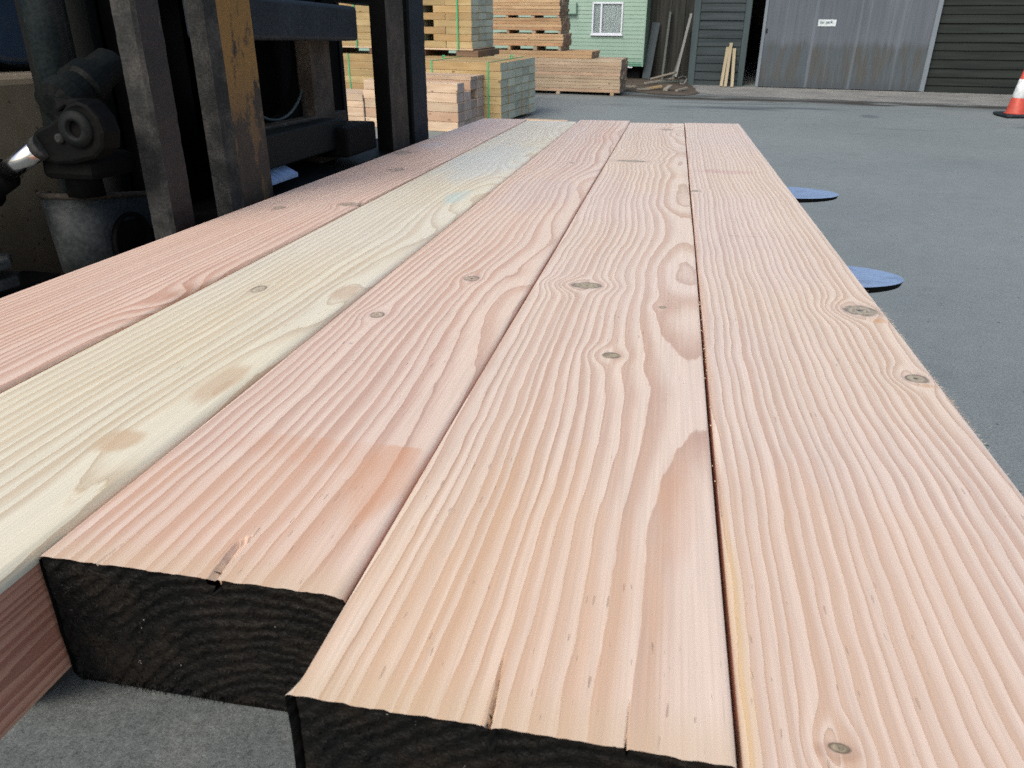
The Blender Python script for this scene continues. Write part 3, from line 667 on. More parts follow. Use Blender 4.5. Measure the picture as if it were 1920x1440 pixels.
# barn, local x along its front to the right, y inwards
barn = empty('barn', 'dark timber-clad barn with a weathered blue-grey sliding door', 'barn', (.313, 17.113, 0), R(-6.9))
M_sidL = boards('slate_green_siding', (.020, .030, .033), (.043, .057, .061), 'x')
M_sidR = boards('black_green_siding', (.007, .011, .010), (.019, .025, .022), 'x')
M_post = boards('slate_post', (.042, .062, .066), (.060, .083, .087), 'z')
M_in = boards('dark_barn_lining', (.010, .010, .009), (.018, .016, .014), 'z')
bm = bmesh.new(); siding(bm, .095, .93, -.05, 3.4, .155, .026, .0, 0.0, .004, 1); mesh_obj('siding', bm, M_sidL, barn)
bm = bmesh.new(); siding(bm, 4.20, 12.5, -.06, 3.4, .150, .030, .0, .006, .006, 2); mesh_obj('siding', bm, M_sidR, barn)['label'] = 'black-green lapped siding'
bm = bmesh.new(); box(bm, -.04, .09, -.035, .09, 0, 3.4, .006, 1); mesh_obj('corner_post', bm, M_post, barn)
bm = bmesh.new(); box(bm, .935, 1.05, -.035, .09, 0, 3.4, .006, 1); mesh_obj('door_post', bm, M_post, barn)
bm = bmesh.new()
box(bm, -.03, .925, .03, .08, 0, 3.4); box(bm, 4.2, 12.5, .03, .08, 0, 3.4); box(bm, -.03, .02, .095, 7, 0, 3.4); box(bm, 12.45, 12.5, .09, 7, 0, 3.4); box(bm, .03, 12.44, 6.95, 7.0, 0, 3.4); box(bm, 1.055, 4.19, .03, .08, 2.6, 3.4)
mesh_obj('inner_wall', bm, M_in, barn)
bm = bmesh.new(); prism(bm, [(-.35, 3.38), (3.5, 4.9), (7.35, 3.38), (7.35, 3.30), (3.5, 4.8), (-.35, 3.30)], 0, -.3, 12.8); mesh_obj('roof', bm, M_in, barn)
def door_extra(g, x, y, z, st, fine, c):
    edge = z - .80 + (st - .5) * .16 + (g.noise(x * 5, 0.0, .0, 1, 2) - .5) * .30
    damp = g.sm(.09, -.09, edge)
    low = g.mix(g.sm(.4, .62, g.noise(x * 9, 1.0, z * 1.1, 1, 4)), (.068, .088, .10), (.068, .070, .062))
    c = g.mix(damp * .82, c, g.scale_col(low, .62 + fine * .7))
    c = g.mix(g.sm(.24, .02, z + (st - .5) * .3) * .55, c, (.048, .060, .072))
    bl = g.sm(.56, .66, g.noise(x * 6.5, 2.0, z * .12, 1, 2)); c = g.mix(bl * .5, c, (.15, .18, .21)); dk = g.sm(.56, .68, g.noise(x * 6.5 + 30, 5.0, z * .2, 1, 2)); c = g.mix(dk * .35, c, (.062, .082, .10))
    return c
M_door = boards('weathered_blue_grey_door', (.084, .102, .124), (.110, .128, .150), 'z', streak=1.6, extra=door_extra)
bm = bmesh.new(); rnd = random.Random(5); xx = 1.30
while xx < 4.33:
    wv = rnd.uniform(.135, .165); x1 = min(xx + wv - .0012, 4.335); dz = rnd.uniform(0, .008)
    a = [bm.verts.new(p) for p in ((xx, -.105, .012 + dz), (x1, -.105, .012 + dz), (x1, -.075, .012), (xx, -.075, .012))]
    top = [bm.verts.new((v.co.x, v.co.y + rnd.uniform(-.002, .002), 2.62)) for v in a]
    for i in range(4): bm.faces.new((a[i], a[(i + 1) % 4], top[(i + 1) % 4], top[i]))
    bm.faces.new(a[::-1]); bm.faces.new(top); xx += wv
box(bm, 1.31, 4.33, -.073, -.05, .02, 2.62)
dr = mesh_obj('sliding_door', bm, M_door, barn)
M_edge = boards('pale_door_edge', (.14, .175, .205), (.19, .225, .25), 'z')
for xa_, xb_ in ((4.262, 4.342), (1.296, 1.352)):
    bm = bmesh.new(); box(bm, xa_, xb_, -.125, -.1065, .012, 2.62, .003, 1); mesh_obj('door_edge_strip', bm, M_edge, dr)
bm = bmesh.new(); box(bm, 1.372, 1.392, -.125, -.106, .98, 1.06, .004, 1); mesh_obj('door_pull', bm, M_black, dr)
# sign on the door
M_white = greasy('white_sign_plate', (.50, .58, .60), (.58, .65, .66), .5, 6); 
gt = G('dark_sign_letters'); M_letter = gt.finish((.035, .06, .09), .6)
sg = empty('sign', 'small white sign reading car park fixed on the sliding door', 'sign')
barnM = Matrix.Translation((.313, 17.113, 0)) @ Matrix.Rotation(R(-6.9), 4, 'Z')
sg.matrix_world = barnM @ Matrix.Translation((2.446, -.1125, 1.165))
bm = bmesh.new(); box(bm, -.158, .158, -.004, .004, -.058, .058, .003, 2); mesh_obj('sign_plate', bm, M_white, sg)
cu = bpy.data.curves.new('lettering', 'FONT'); cu.body = 'car park'; cu.size = .068; cu.align_x = 'CENTER'; cu.align_y = 'CENTER'; cu.extrude = .0008; cu.offset = .0012
to = bpy.data.objects.new('lettering', cu); COL.objects.link(to); dg = bpy.context.evaluated_depsgraph_get()
me = bpy.data.meshes.new_from_object(to.evaluated_get(dg)); bpy.data.objects.remove(to); me.materials.append(M_letter)
lo = bpy.data.objects.new('lettering', me); COL.objects.link(lo); lo.parent = sg; lo.location = (-.018, -.0058, .012); lo.rotation_euler = (R(90), 0, 0)

# board fence between caravan and barn
def bloc(ox, oy, deg): return Matrix.Translation((ox, oy, 0)) @ Matrix.Rotation(R(deg), 4, 'Z')
FM = bloc(-.6, 18.4, -9)
M_fence = boards('old_dark_fence_boards', (.012, .016, .016), (.040, .040, .035), 'z')
fe = empty('board_fence', 'dark close-boarded fence between the green caravan and the barn', 'fence'); fe.matrix_world = FM
bm = bmesh.new(); rnd = random.Random(3); xx = -2.3; par = 0
while xx < .90:
    wv = rnd.uniform(.10, .17); par ^= 1; dy = rnd.uniform(-.006, .006) + par * .024; box(bm, xx, xx + wv + .012, dy, dy + .02, .01, 2.5 + rnd.uniform(-.05, .05), .002, 1); xx += wv
mesh_obj('boards', bm, M_fence, fe)
bm = bmesh.new(); box(bm, -2.3, .90, .055, .10, .4, .5); box(bm, -2.3, .90, .055, .10, 1.8, 1.9); mesh_obj('rail', bm, M_fence, fe)
def leaning(name, x0, z0, x1, z1, wd, th, mat, label, cat, y0=-.35, y1=-.045, group=None):
    bm = bmesh.new(); L_ = math.hypot(math.hypot(x1 - x0, y1 - y0), z1 - z0); box(bm, -wd / 2, wd / 2, -th / 2, th / 2, 0, L_, .002, 1)
    o = mesh_obj(name, bm, mat); d = Vector((x1 - x0, y1 - y0, z1 - z0)).normalized()
    xax = (Vector((1, 0, 0)) - d * d.x).normalized(); yax = d.cross(xax)
    m = Matrix((xax, yax, d)).transposed().to_4x4(); m.translation = Vector((x0, y0, z0))
    o.matrix_world = FM @ m; tag(o, label, cat, group); return o
M_sheet = boards('grey_leaning_sheet', (.035, .05, .058), (.055, .072, .08), 'z'); M_pole = boards('pale_grey_batten', (.07, .085, .08), (.10, .115, .105), 'z')
M_whitep = boards('flaking_white_wood', (.15, .165, .165), (.27, .285, .285), 'z'); M_stake = boards('pale_stake_wood', (.27, .235, .155), (.37, .32, .22), 'z')
leaning('leaning_sheet', .055, .02, .135, 1.12, .17, .012, M_sheet, 'wide slate-grey sheet leaning on the dark fence beside the caravan', 'sheet')
leaning('leaning_batten', .405, .02, .418, 1.33, .045, .03, M_pole, 'thin grey upright batten leaning on the dark fence', 'batten')
leaning('leaning_pole', .655, .02, .845, 1.05, .035, .03, M_pole, 'grey pole leaning at a slant towards the barn corner', 'pole', -.55, -.1)
leaning('leaning_plank', .73, .10, .90, 1.30, .05, .018, M_whitep, 'flaking white plank standing against the barn corner post', 'plank', -.6, -.35)
for i, (a, zt, lb) in enumerate([((.657, -.30), (.685, .70), 'pale stake propped on the barn siding, on the caravan side of three'), ((.738, -.31), (.742, .78), 'tallest pale stake of three propped on the barn siding'), ((.868, -.33), (.815, .69), 'pale stake propped on the barn siding, on the door side of three')]):
    bm = bmesh.new(); L_ = math.hypot(.27, zt[1]); box(bm, -.030, .030, -.018, .018, 0, L_, .003, 1); roughen(bm, .002, 12, i)
    o = mesh_obj('stake', bm, M_stake); d = Vector((zt[0] - a[0], -.045 - a[1], zt[1])).normalized()
    xax = (Vector((1, 0, 0)) - d * d.x).normalized(); m = Matrix((xax, d.cross(xax), d)).transposed().to_4x4(); m.translation = Vector((a[0], a[1], .012)); o.matrix_world = barnM @ m
    tag(o, lb, 'stake', 'stakes propped on the barn')
M_off = boards('grey_offcut_wood', (.20, .185, .155), (.30, .28, .235), 'x'); M_offy = boards('yellow_offcut_wood', (.27, .20, .10), (.36, .27, .15), 'x')
for i, (px, py, L_, wd, rz, ti, mt, lb) in enumerate([
    (-.22, 17.35, .62, .09, -38, .16, M_off, 'long grey offcut lying crossed on top of the scrap heap by the fence'),
    (-.20, 17.42, .50, .08, 42, .05, M_off, 'grey offcut underneath the crossed pieces by the fence'),
    (-.05, 17.30, .55, .05, 12, .03, M_pole, 'thin dark lath sticking out of the scrap heap by the fence'),
    (-.46, 17.05, .30, .07, 40, .02, M_off, 'short grey offcut at the caravan side of the scrap heap'),
    (-.38, 15.85, .34, .09, 20, .05, M_offy, 'yellow offcut on the dirt edge in front of the scrap heap'),
    (-.56, 15.75, .26, .03, 14, .01, M_off, 'thin splinter of wood on the asphalt edge'),
    (-.10, 15.82, .20, .09, 62, .06, M_off, 'stubby offcut with a dark shadow on the dirt edge'),
    (.16, 15.80, .34, .06, 55, .02, M_off, 'pale slat lying slantwise on the dirt near the concrete apron'),
    (-.92, 16.2, .40, .03, -6, .01, M_off, 'pale lath on the dirt beside the low plank pack')]):
    bm = bmesh.new(); box(bm, -L_ / 2, L_ / 2, -wd / 2, wd / 2, 0, .035, .003, 1)
    for v in bm.verts: v.co.z += (v.co.x / L_ + .5) * ti
    o = mesh_obj('offcut', bm, mt); o.location = (px, py, ground_z(px, py) + .009 + (.04 if i == 0 else 0)); o.rotation_euler = (0, 0, R(rz)); tag(o, lb, 'offcut', 'wood scraps on the dirt')
bm = bmesh.new(); tube(bm, [(.075 * math.cos(a) * (1 + .2 * math.sin(3 * a)), .03 * math.sin(2 * a), .085 + .075 * math.sin(a)) for a in [k * math.pi / 12 for k in range(40)]], .010, 6)
o = mesh_obj('cable_coil', bm, M_whitep); o.location = (.17, 17.0, .012); tag(o, 'small pale coil of cable on the dirt by the barn corner', 'coil')

# ------------------------------------------------------------------ static caravan
cv = empty('caravan', 'pale green static caravan with a white-framed window', 'caravan', (-.685, 17.987, 0), R(-9))
def caravan_paint():
    g = G('pale_green_aluminium'); x, y, z = g.xyz(); n = g.noise(x, y, z, 3, 4)
    st = g.noise(x * 14, y, z * .8, 1, 3)
    c = g.mix(g.sm(.3, .7, n), (.232, .352, .285), (.255, .380, .310)); c = g.mix(g.sm(.56, .72, st) * .18, c, (.20, .34, .27))
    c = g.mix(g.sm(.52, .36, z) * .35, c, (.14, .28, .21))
    return g.finish(c, .42, .4)
M_cv = caravan_paint(); 
gg = G('dark_green_skirt'); M_cvg = gg.finish((.06, .20, .13), .5)
gg = G('white_upvc'); M_upvc = gg.finish((.62, .66, .72), .35)
bm = bmesh.new(); siding(bm, -7.0, -.028, .345, .885, .0773, .011, .0, 0, .0, 4); siding(bm, -7.0, -.028, 1.5044, 2.95, .0773, .011, .0, 0, .0, 4); siding(bm, -7.0, -1.152, .8861, 1.504, .0773, .011, .0, 0, .0, 5); siding(bm, -.500, -.028, .8861, 1.504, .0773, .011, .0, 0, .0, 6); mesh_obj('wall_cladding', bm, M_cv, cv)
bm = bmesh.new(); siding(bm, -7.0, -.028, .268, .345, .038, .012, .0, 0, .0, 4); mesh_obj('skirt', bm, M_cvg, cv)
bm = bmesh.new(); box(bm, -.027, .006, -.018, .03, .262, 2.95, .004, 1); mesh_obj('corner_trim', bm, M_cv, cv)
bm = bmesh.new(); box(bm, -.02, .004, .032, 2.9, .27, 2.95); box(bm, -7.0, -.025, 2.85, 2.9, .27, 2.95); box(bm, -7.0, -.022, .014, .05, .28, .86); box(bm, -7.0, -.022, .014, .05, 1.53, 2.95); box(bm, -7.0, -1.19, .014, .05, .865, 1.515); box(bm, -.45, -.022, .014, .05, .865, 1.515); box(bm, -7.0, -.022, .055, 2.84, .27, .30); mesh_obj('shell', bm, M_cv, cv)
bm = bmesh.new(); prism(bm, [(-.12, 2.96), (1.45, 3.25), (3.05, 2.96)], 0, -7.1, .1); mesh_obj('roof', bm, M_upvc, cv)
wn_ = empty('window', None, None); wn_.parent = cv; wn_.location = (-.826, 0, 1.1953)
bm = bmesh.new(); hw, hh = .334, .314
for a in ((-hw, hw, hh - .034, hh), (-hw, hw, -hh, -hh + .034), (-hw, -hw + .034, -hh + .0345, hh - .0345), (hw - .034, hw, -hh + .0345, hh - .0345), (-.155, -.115, -hh + .0345, hh - .0345)): box(bm, a[0], a[1], -.034, .02, a[2], a[3], .004, 1)
box(bm, -hw - .02, hw + .02, -.06, -.0345, -hh - .02, -hh + .012, .004, 1); mesh_obj('window_frame', bm, M_upvc, wn_)
gg = G('window_glass'); nt = gg.nt; tr = gg.node('ShaderNodeBsdfTransparent'); gl = gg.node('ShaderNodeBsdfGlossy'); gl.inputs['Roughness'].default_value = .12; fr_ = gg.node('ShaderNodeFresnel'); fr_.inputs[0].default_value = 1.5; mxs = gg.node('ShaderNodeMixShader')
tr.inputs[0].default_value = (.92, .96, .96, 1)
ad = gg.m('ADD', X(gg, fr_.outputs[0]), .03)
nt.links.new(ad.v, mxs.inputs[0]); nt.links.new(tr.outputs[0], mxs.inputs[1]); nt.links.new(gl.outputs[0], mxs.inputs[2]); nt.links.new(mxs.outputs[0], nt.nodes['Material Output'].inputs[0]); M_glass = gg.mat
for a, b in ((-hw + .034, -.155), (-.115, hw - .034)):
    bm = bmesh.new(); bm.faces.new([bm.verts.new(q_) for q_ in ((a + .001, -.010, -hh + .035), (b - .001, -.010, -hh + .035), (b - .001, -.010, hh - .035), (a + .001, -.010, hh - .035))]); mesh_obj('pane', bm, M_glass, wn_)
gg = G('grey_green_curtain'); M_cur = gg.finish((.62, .69, .70), .9)
for a, b in ((-.31, -.13), (-.125, .31)):
    bm = bmesh.new(); prev = None
    for k in range(61):
        px = a + (b - a) * k / 60; py = .016 + .008 * math.sin(k * .9) + .004 * math.sin(k * 2.3)
        cur = (bm.verts.new((px, py, -.30)), bm.verts.new((px, py, .30)))
        if prev: bm.faces.new((prev[0], cur[0], cur[1], prev[1])).smooth = True
        prev = cur
    mesh_obj('curtain', bm, M_cur, wn_)
bm = bmesh.new(); box(bm, -1.74, -1.50, -.10, -.013, 1.285, 1.50, .012, 2); box(bm, -1.75, -1.49, -.115, -.012, 1.278, 1.284); mesh_obj('vent_box', bm, M_cv, cv)
bm = bmesh.new(); box(bm, -6.9, -.10, .25, .33, .16, .26); box(bm, -6.9, -.10, 2.3, 2.38, .16, .26); mesh_obj('chassis_rail', bm, M_black, cv)
for k in range(2):
    bm = bmesh.new(); lathe(bm, (-.75 - k * .0, .35 + k * 1.9, .17), (0, 1, 0), [(0, .10), (0, .16), (.02, .17), (.12, .17), (.14, .16), (.14, .1)], 24); mesh_obj('wheel', bm, M_tyre, cv)
bm = bmesh.new(); box(bm, -.34, -.22, -.018, -.0125, .238, .262, .002, 1); mesh_obj('step_light', bm, M_upvc, cv)
for xx in (-.2, -2.6, -5): 
    bm = bmesh.new(); box(bm, xx - .1, xx + .1, .25, .45, 0, .158, .01, 1); mesh_obj('block', bm, M_dark, cv)

# ------------------------------------------------------------------ stacks of timber
def timber_mat(name, c1, c2, dark, knots=True):
    g = G(name); x, y, z = g.xyz(); r = g.rnd()
    st = g.noise(x * 2.2 + r * 50, y * 34, z * 34 + r * 30, 1, 3, .6); big = g.noise(x * 3 + r * 70, y * 5, z * 5, 1, 3); rin = g.noise(x * .9 + r * 90, y * 80, z * 80, 1, 2)
    c = g.mix(g.sm(.34, .66, st), c1, c2); c = g.mix(g.sm(.56, .70, rin) * .35, c, dark)
    if knots:
        v = g.voro(x * .55 + r * 40, y * 1.0 + r * 13, z * 1.2 + r * 21, 6.5)
        c = g.mix(g.sm(.06, .13, v, .8, 0.0), c, (.10, .06, .03))
    rh = g.white(r * 91.0)
    c = g.mix(g.sm(.5, .95, rh) * .42, c, tuple(q_ * f_ for q_, f_ in zip(c2, (1.0, .78, .78)))); c = g.mix(g.sm(.45, .05, rh) * .35, c, tuple(min(.7, q_ * 1.12) for q_ in c1))
    c = g.scale_col(c, .76 + r * .26 + (big - .5) * .5)
    return g.finish(c, .75, .2, st, .002, .5)
def end_mat(name, c1, c2, c3):
    g = G(name); x, y, z = g.xyz(); r = g.rnd()
    n = g.noise(y * 14 + r * 40, z * 14, r * 9, 1, 4, .65); rr = g.sqrt((y - r * .2) * (y - r * .2) + (z + .03) * (z + .03)) * 110.0 + n * 4
    c = g.mix(g.sm(.35, .65, n), c1, c2); c = g.mix((g.m('SINE', rr) * .5 + .5) * .30, c, c3); c = g.mix(g.sm(.60, .72, g.noise(y * 6 + r * 80, z * 6, 2.0, 1, 3)) * .5, c, c3)
    c = g.scale_col(c, .72 + r * .38)
    return g.finish(c, .85, .15, n, .003, .5)
M_yel = timber_mat('yellow_sleeper_wood', (0.448, 0.352, 0.188), (0.384, 0.280, 0.128), (0.256, 0.160, 0.072)); M_yend = end_mat('green_grey_end_grain', (.50, .54, .42), (.58, .61, .49), (.27, .28, .21))
M_pnk = timber_mat('pink_sleeper_wood', (.60, .475, .345), (.52, .385, .26), (.36, .235, .15)); M_pend = end_mat('pinkish_grey_end_grain', (.42, .35, .31), (.50, .42, .37), (.25, .20, .17))
M_org = timber_mat('orange_plank_wood', (0.496, 0.360, 0.212), (0.440, 0.276, 0.148), (0.304, 0.176, 0.088)); M_oend = end_mat('brown_end_grain', (.30, .235, .18), (.37, .29, .22), (.15, .11, .08))
M_pln = timber_mat('pink_tan_plank_wood', (0.464, 0.376, 0.268), (0.392, 0.304, 0.208), (0.288, 0.200, 0.132))
M_bear = timber_mat('brown_bearer_wood', (.20, .135, .09), (.15, .095, .06), (.09, .05, .03))
_tm = {}
def timber(Lx, D, Hh, mats, bev=.004):
    key = (round(Lx, 3), round(D, 3), round(Hh, 3), mats[0].name)
    if key not in _tm:
        bm = bmesh.new(); box(bm, -Lx / 2, Lx / 2, -D / 2, D / 2, 0, Hh, bev, 1)
        bm.normal_update()
        for f in bm.faces:
            if abs(f.normal.x) > .9: f.material_index = 1
        me = bpy.data.meshes.new('timber'); bm.to_mesh(me); bm.free()
        for m in mats: me.materials.append(m)
        _tm[key] = me
    return _tm[key]
rt_ = random.Random(11)
def place(name, M, xr, y0, z0, Lx, D, Hh, mats, label, cat, group, jx=.006, jy=.003):
    """xr: right end, y0: front face, in the stack's own frame (front face y=0, x to the right)"""
    o = bpy.data.objects.new(name, timber(Lx, D - .003, Hh - .002, mats)); COL.objects.link(o)
    o.matrix_world = M @ Matrix.Translation((xr - Lx / 2 + rt_.uniform(-jx, jx), y0 + D / 2 + rt_.uniform(-jy, jy), z0))
    return tag(o, label, cat, group)
BM_ = bloc(-2.278, 10.801, -11.6); AM = bloc(-2.943, 11.866, -11.6); CM = bloc(-2.697, 10.057, -11.6); DM = bloc(-.9, 14.75, -7)
def nth(i): return ORD[i]
def deep(c): return ['front', 'second', 'third', 'fourth', 'fifth', 'sixth'][c]
# B: big strapped stack
GB = 'yellow sleepers with green-grey ends in the wide strapped stack'
for k, xb in enumerate((-.25, -1.35)):
    place('bearer', BM_, xb, .02, 0, .10, 1.24, .048, [M_bear, M_bear], ('brown bearer under the end-grain corner of the wide strapped stack', 'brown bearer under the far end of the wide strapped stack')[k], 'bearer', 'bearers under the timber stacks')
for r_ in range(7):
    for c_ in range(5):
        place('sleeper', BM_, rt_.uniform(-.012, .0), c_ * .256, .05 + r_ * .107, 1.72, .254, .107, [M_yel, M_yend],
              ('yellow sleeper in the %s layer, %s row from the front, wide strapped stack' % (nth(6 - r_), deep(c_))), 'sleeper', GB)
# B': stack behind it that carries A
GBB = 'yellow sleepers in the stack under the gapped stack'
for k, xb in enumerate((-.2, -2.2)):
    place('bearer', AM, xb, .02, 0, .10, .78, .048, [M_bear, M_bear], ('brown bearer hidden low under the gapped stack near its green-grey ends', 'brown bearer low under the gapped stack near the forklift')[k], 'bearer', 'bearers under the timber stacks')
for r_ in range(7):
    for c_ in range(3):
        place('sleeper', AM, rt_.uniform(-.01, 0), c_ * .27, .05 + r_ * .107, 2.75, .268, .107, [M_yel, M_yend],
              'yellow sleeper in the %s layer, %s row back, stack under the gapped stack' % (nth(6 - r_), deep(c_)), 'sleeper', GBB)
# A: gapped stack with bearers
GA = 'yellow timbers in the gapped stack'
for k, (xb, w_) in enumerate(((.10, .36), (-.78, .14), (-1.62, .14), (-2.45, .14))):
    place('bearer', AM, xb, .0, .80, w_, .78, .086, [M_bear, M_bear], ('wide brown bearer at the green-grey end of the gapped stack', 'brown bearer beside the green strap under the gapped stack', 'brown bearer under the gapped stack, behind the fork shank', 'brown bearer under the gapped stack, behind the near carriage')[k], 'bearer', 'bearers under the timber stacks')
place('board', AM, .03, -.015, .886, 2.78, .80, .026, [M_pnk, M_bear], 'thin reddish board at the bottom of the gapped stack', 'board', None)
z_ = .912; hA = .0945
for r_ in range(8):
    dn = nth(7 - r_)
    for c_ in range(3):
        if r_ % 2 == 0:
            ws = [(.0, .42), (-.424, 1.15), (-1.58, 1.15)]; nm = 'solid layer'
        else:
            ws = [(.0, .62), (-.84, .62), (-1.695, .62)]; nm = 'gapped layer'
        for q, (xr, Lx) in enumerate(ws):
            place('timber', AM, xr, c_ * .262, z_ + r_ * hA, Lx, .26, hA, [M_yel, M_yend], 'yellow timber in the gapped stack, %s layer, %s row back, %s piece along' % (dn, deep(c_), ('first', 'second', 'third')[q]), 'timber', GA)
# C: loose pink stack in front
GC = 'pinkish sleepers in the low loose stack'
zc = [0.0, .128, .247, .363, .481]; hs = [.126, .117, .114, .116, .119]
for r_ in range(5):
    for c_ in range(4):
        if r_ == 4 and c_ == 1: continue
        if r_ == 3 and c_ == 2: continue
        place('sleeper', CM, rt_.uniform(-.015, .0) if r_ != 4 or c_ else -.0, c_ * .205, zc[r_] + .002, 1.40, .203, hs[r_], [M_pnk, M_pend], 'pinkish sleeper in the %s layer, %s row back, low loose stack' % (nth(4 - r_), deep(c_)), 'sleeper', GC)
for c_ in (2, 3):
    place('sleeper', CM, .0, c_ * .205, .602, 1.40, .203, .05, [M_pnk, M_pend], 'thin pink timber on top of the low loose stack, %s row from the front' % deep(c_), 'sleeper', GC)
for r_ in range(4):
    for c_ in range(3):
        place('sleeper', CM, -1.415, c_ * .205 - .02, [.0, .128, .247, .331][r_] + .002, 1.3, .203, [.126, .117, .082, .082][r_], [M_pnk, M_pend], 'pink sleeper glimpsed past the forklift mast, %s layer, %s row back' % (nth(3 - r_), deep(c_)), 'sleeper', 'pink sleepers glimpsed past the mast')
# D: plank packs by the caravan
zz = 0.0
def pack(nm, z0, layers, h, xr, Lx, gname, mats, ncol=4, D=.16, jx=.012):
    for r_ in range(layers):
        for c_ in range(ncol):
            place('plank', DM, xr, c_ * D, z0 + r_ * h, Lx, D, h, mats, 'plank of the %s, %s layer, %s row back' % (nm, nth(layers - 1 - r_), deep(c_)), 'plank', gname, jx, .006)
for k, xb in enumerate((-.15, -1.16, -2.1)):
    place('bearer', DM, xb, .0, 0, .07, .64, .05, [M_pln, M_oend], ('low pale bearer at the caravan end of the thick plank pack', 'pale bearer block under the middle of the thick plank pack', 'pale bearer under the timber-stack end of the thick plank pack')[k], 'bearer', 'bearers under the timber stacks')
pack('thick bottom pack by the green caravan', .05, 10, .0558, -.045, 2.35, 'planks of the thick bottom pack', [M_pln, M_oend])
pack('two-layer pack on the thick pack', .609, 2, .0585, -.58, 1.95, 'planks of the two-layer pack', [M_org, M_oend])
def bearers(z0, h, xr, nm):
    for k, (dx, w_, mt) in enumerate(((-.02, .05, M_pln), (-.48, .07, M_pln), (-.98, .05, M_org))):
        place('bearer', DM, xr + dx, .01, z0, w_, .62, h, [mt, mt], '%s bearer under the %s' % (('caravan-side', 'middle', 'stack-side')[k], nm), 'bearer', 'bearers between the plank packs')
bearers(.727, .075, -1.13, 'four-layer orange pack'); pack('lower orange four-layer pack', .803, 4, .0505, -1.12, 1.40, 'planks of the lower orange pack', [M_org, M_oend])
bearers(1.006, .055, -1.15, 'upper four-layer pack'); pack('upper orange four-layer pack', 1.062, 4, .0505, -1.16, 1.40, 'planks of the upper orange pack', [M_org, M_oend])
bearers(1.265, .038, -1.18, 'topmost pack'); pack('topmost six-layer orange pack', 1.304, 6, .0505, -1.19, 1.40, 'planks of the topmost orange pack', [M_org, M_oend])
# lone plank lying beyond the load
o = place('plank', Matrix.Translation((-1.60, 11.0, .012)) @ Matrix.Rotation(R(-6), 4, 'Z'), .21, -.05, 0, .62, .14, .05, [M_pnk, M_pend], 'lone pink plank lying on the asphalt just beyond the far end of the load', 'plank', None)
# straps
gg = G('green_plastic_strap'); M_strap = gg.finish((.035, .36, .16), .4)
def strap(M, xs, d0, d1, z0, z1, label, curl=()):
    bm = bmesh.new(); hw = .011; t_ = .0025
    loop_o = [(d0 - .006, z0), (d0 - .006, z1 + .004), (d1 + .006, z1 + .004), (d1 + .006, z0)]
    loop_i = [(d0 - .006 + t_, z0), (d0 - .006 + t_, z1 + .004 - t_), (d1 + .006 - t_, z1 + .004 - t_), (d1 + .006 - t_, z0)]
    v = [[bm.verts.new((xs + s, y_, z_)) for y_, z_ in l] for s in (-hw, hw) for l in (loop_o, loop_i)]
    for i in range(3):
        bm.faces.new((v[0][i], v[2][i], v[2][i + 1], v[0][i + 1])); bm.faces.new((v[1][i], v[1][i + 1], v[3][i + 1], v[3][i]))
        bm.faces.new((v[0][i], v[0][i + 1], v[1][i + 1], v[1][i])); bm.faces.new((v[2][i], v[3][i], v[3][i + 1], v[2][i + 1]))
    for cy_ in curl:
        tube(bm, [(xs + .01 + .022 * math.cos(a), cy_, z1 + .026 + .02 * math.sin(a)) for a in [k * math.pi / 8 for k in range(15)]], .009, 6)
    o = mesh_obj('strap', bm, M_strap); o.matrix_world = M; return tag(o, label, 'strap', 'green plastic straps round the stacks')
strap(BM_, -.195, 0, 1.28, .02, .80, 'green strap round the wide stack near its green-grey ends', (.80,))
strap(BM_, -1.05, 0, 1.28, .02, .80, 'green strap round the wide stack with a curled end beside the forklift mast', (.35,))
strap(AM, -2.152, 0, .81, .02, .795, 'green strap on the lower stack seen past the forklift carriage')
strap(AM, -.215, -.015, .80, .888, .912 + 8 * hA, 'green strap running up the gapped stack')
strap(AM, -1.965, -.015, .80, .888, .912 + 8 * hA, 'green strap end on the gapped stack seen past the carriage')

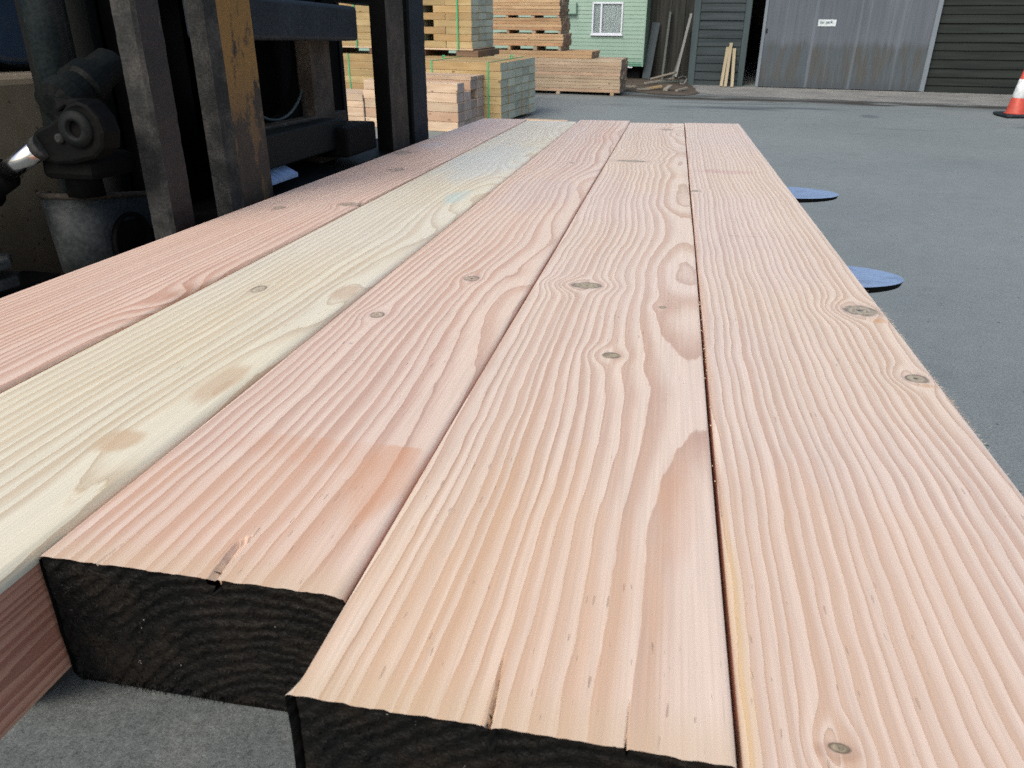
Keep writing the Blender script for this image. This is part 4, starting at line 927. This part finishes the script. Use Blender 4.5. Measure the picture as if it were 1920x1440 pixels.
# ------------------------------------------------------------------ traffic cone
gg = G('orange_red_cone'); x, y, z = gg.xyz(); n = gg.noise(x, y, z, 18, 3)
M_cone = gg.finish(gg.mix(gg.sm(.35, .7, n), (.50, .075, .045), (.40, .06, .04)), .5)
gg = G('white_cone_sleeve'); x, y, z = gg.xyz(); n = gg.noise(x, y, z, 16, 3); M_sleeve = gg.finish(gg.mix(gg.sm(.4, .75, n), (.70, .75, .76), (.50, .53, .53)), .35)
M_cbase = greasy('dark_cone_base', (.014, .022, .028), (.026, .036, .042), .6)
cn = empty('traffic_cone', 'orange and white traffic cone on a black base in front of the barn', 'traffic cone', (5.0, 13.15, 0), R(8))
bm = bmesh.new(); box(bm, -.215, .215, -.215, .215, .012, .052, .018, 2)
for sx in (-1, 1):
    for sy in (-1, 1): box(bm, sx * .16 - .035, sx * .16 + .035, sy * .16 - .035, sy * .16 + .035, 0, .0115)
mesh_obj('base', bm, M_cbase, cn)
def cr(z): return .128 - (.128 - .030) * (z - .05) / .66
bm = bmesh.new(); lathe(bm, (0, 0, 0), (0, 0, 1), [(.0525, .150), (.062, .132), (.075, cr(.075)), (.70, cr(.70)), (.712, .022), (.712, .016), (.66, .014)], 36, cap=False); mesh_obj('cone_body', bm, M_cone, cn)
bm = bmesh.new(); lathe(bm, (0, 0, 0), (0, 0, 1), [(.268, cr(.268) + .0008), (.270, cr(.27) + .003), (.520, cr(.52) + .003), (.522, cr(.522) + .0008)], 36, cap=False); mesh_obj('sleeve', bm, M_sleeve, cn)

# sawdust and torn crumbs along the gap between the two right-hand sleepers
bm = bmesh.new(); rnd = random.Random(9)
for k in range(110):
    yy = rnd.choice([rnd.gauss(.84, .05), rnd.gauss(.62, .12), rnd.uniform(.3, 1.6), rnd.gauss(.72, .02)])
    if yy < .27: continue
    xx = .0500 + rnd.gauss(0, .0022) if rnd.random() < .8 else .05 + rnd.gauss(0, .02)
    q = rnd.uniform(.0002, .0005); zz = 1.0742
    if abs(xx - .05) < .003: zz = 1.0735 - rnd.uniform(0, .001)
    box(bm, xx - q, xx + q, yy - q * rnd.uniform(.6, 2.2), yy + q, zz, zz + q * .9)
o = mesh_obj('sawdust', bm, boards('pale_sawdust', (.62, .45, .28), (.70, .56, .38), 'x')); o.matrix_world = T
tag(o, 'pale sawdust crumbs along the gap between the two right-hand sleepers', 'sawdust', kind='stuff')
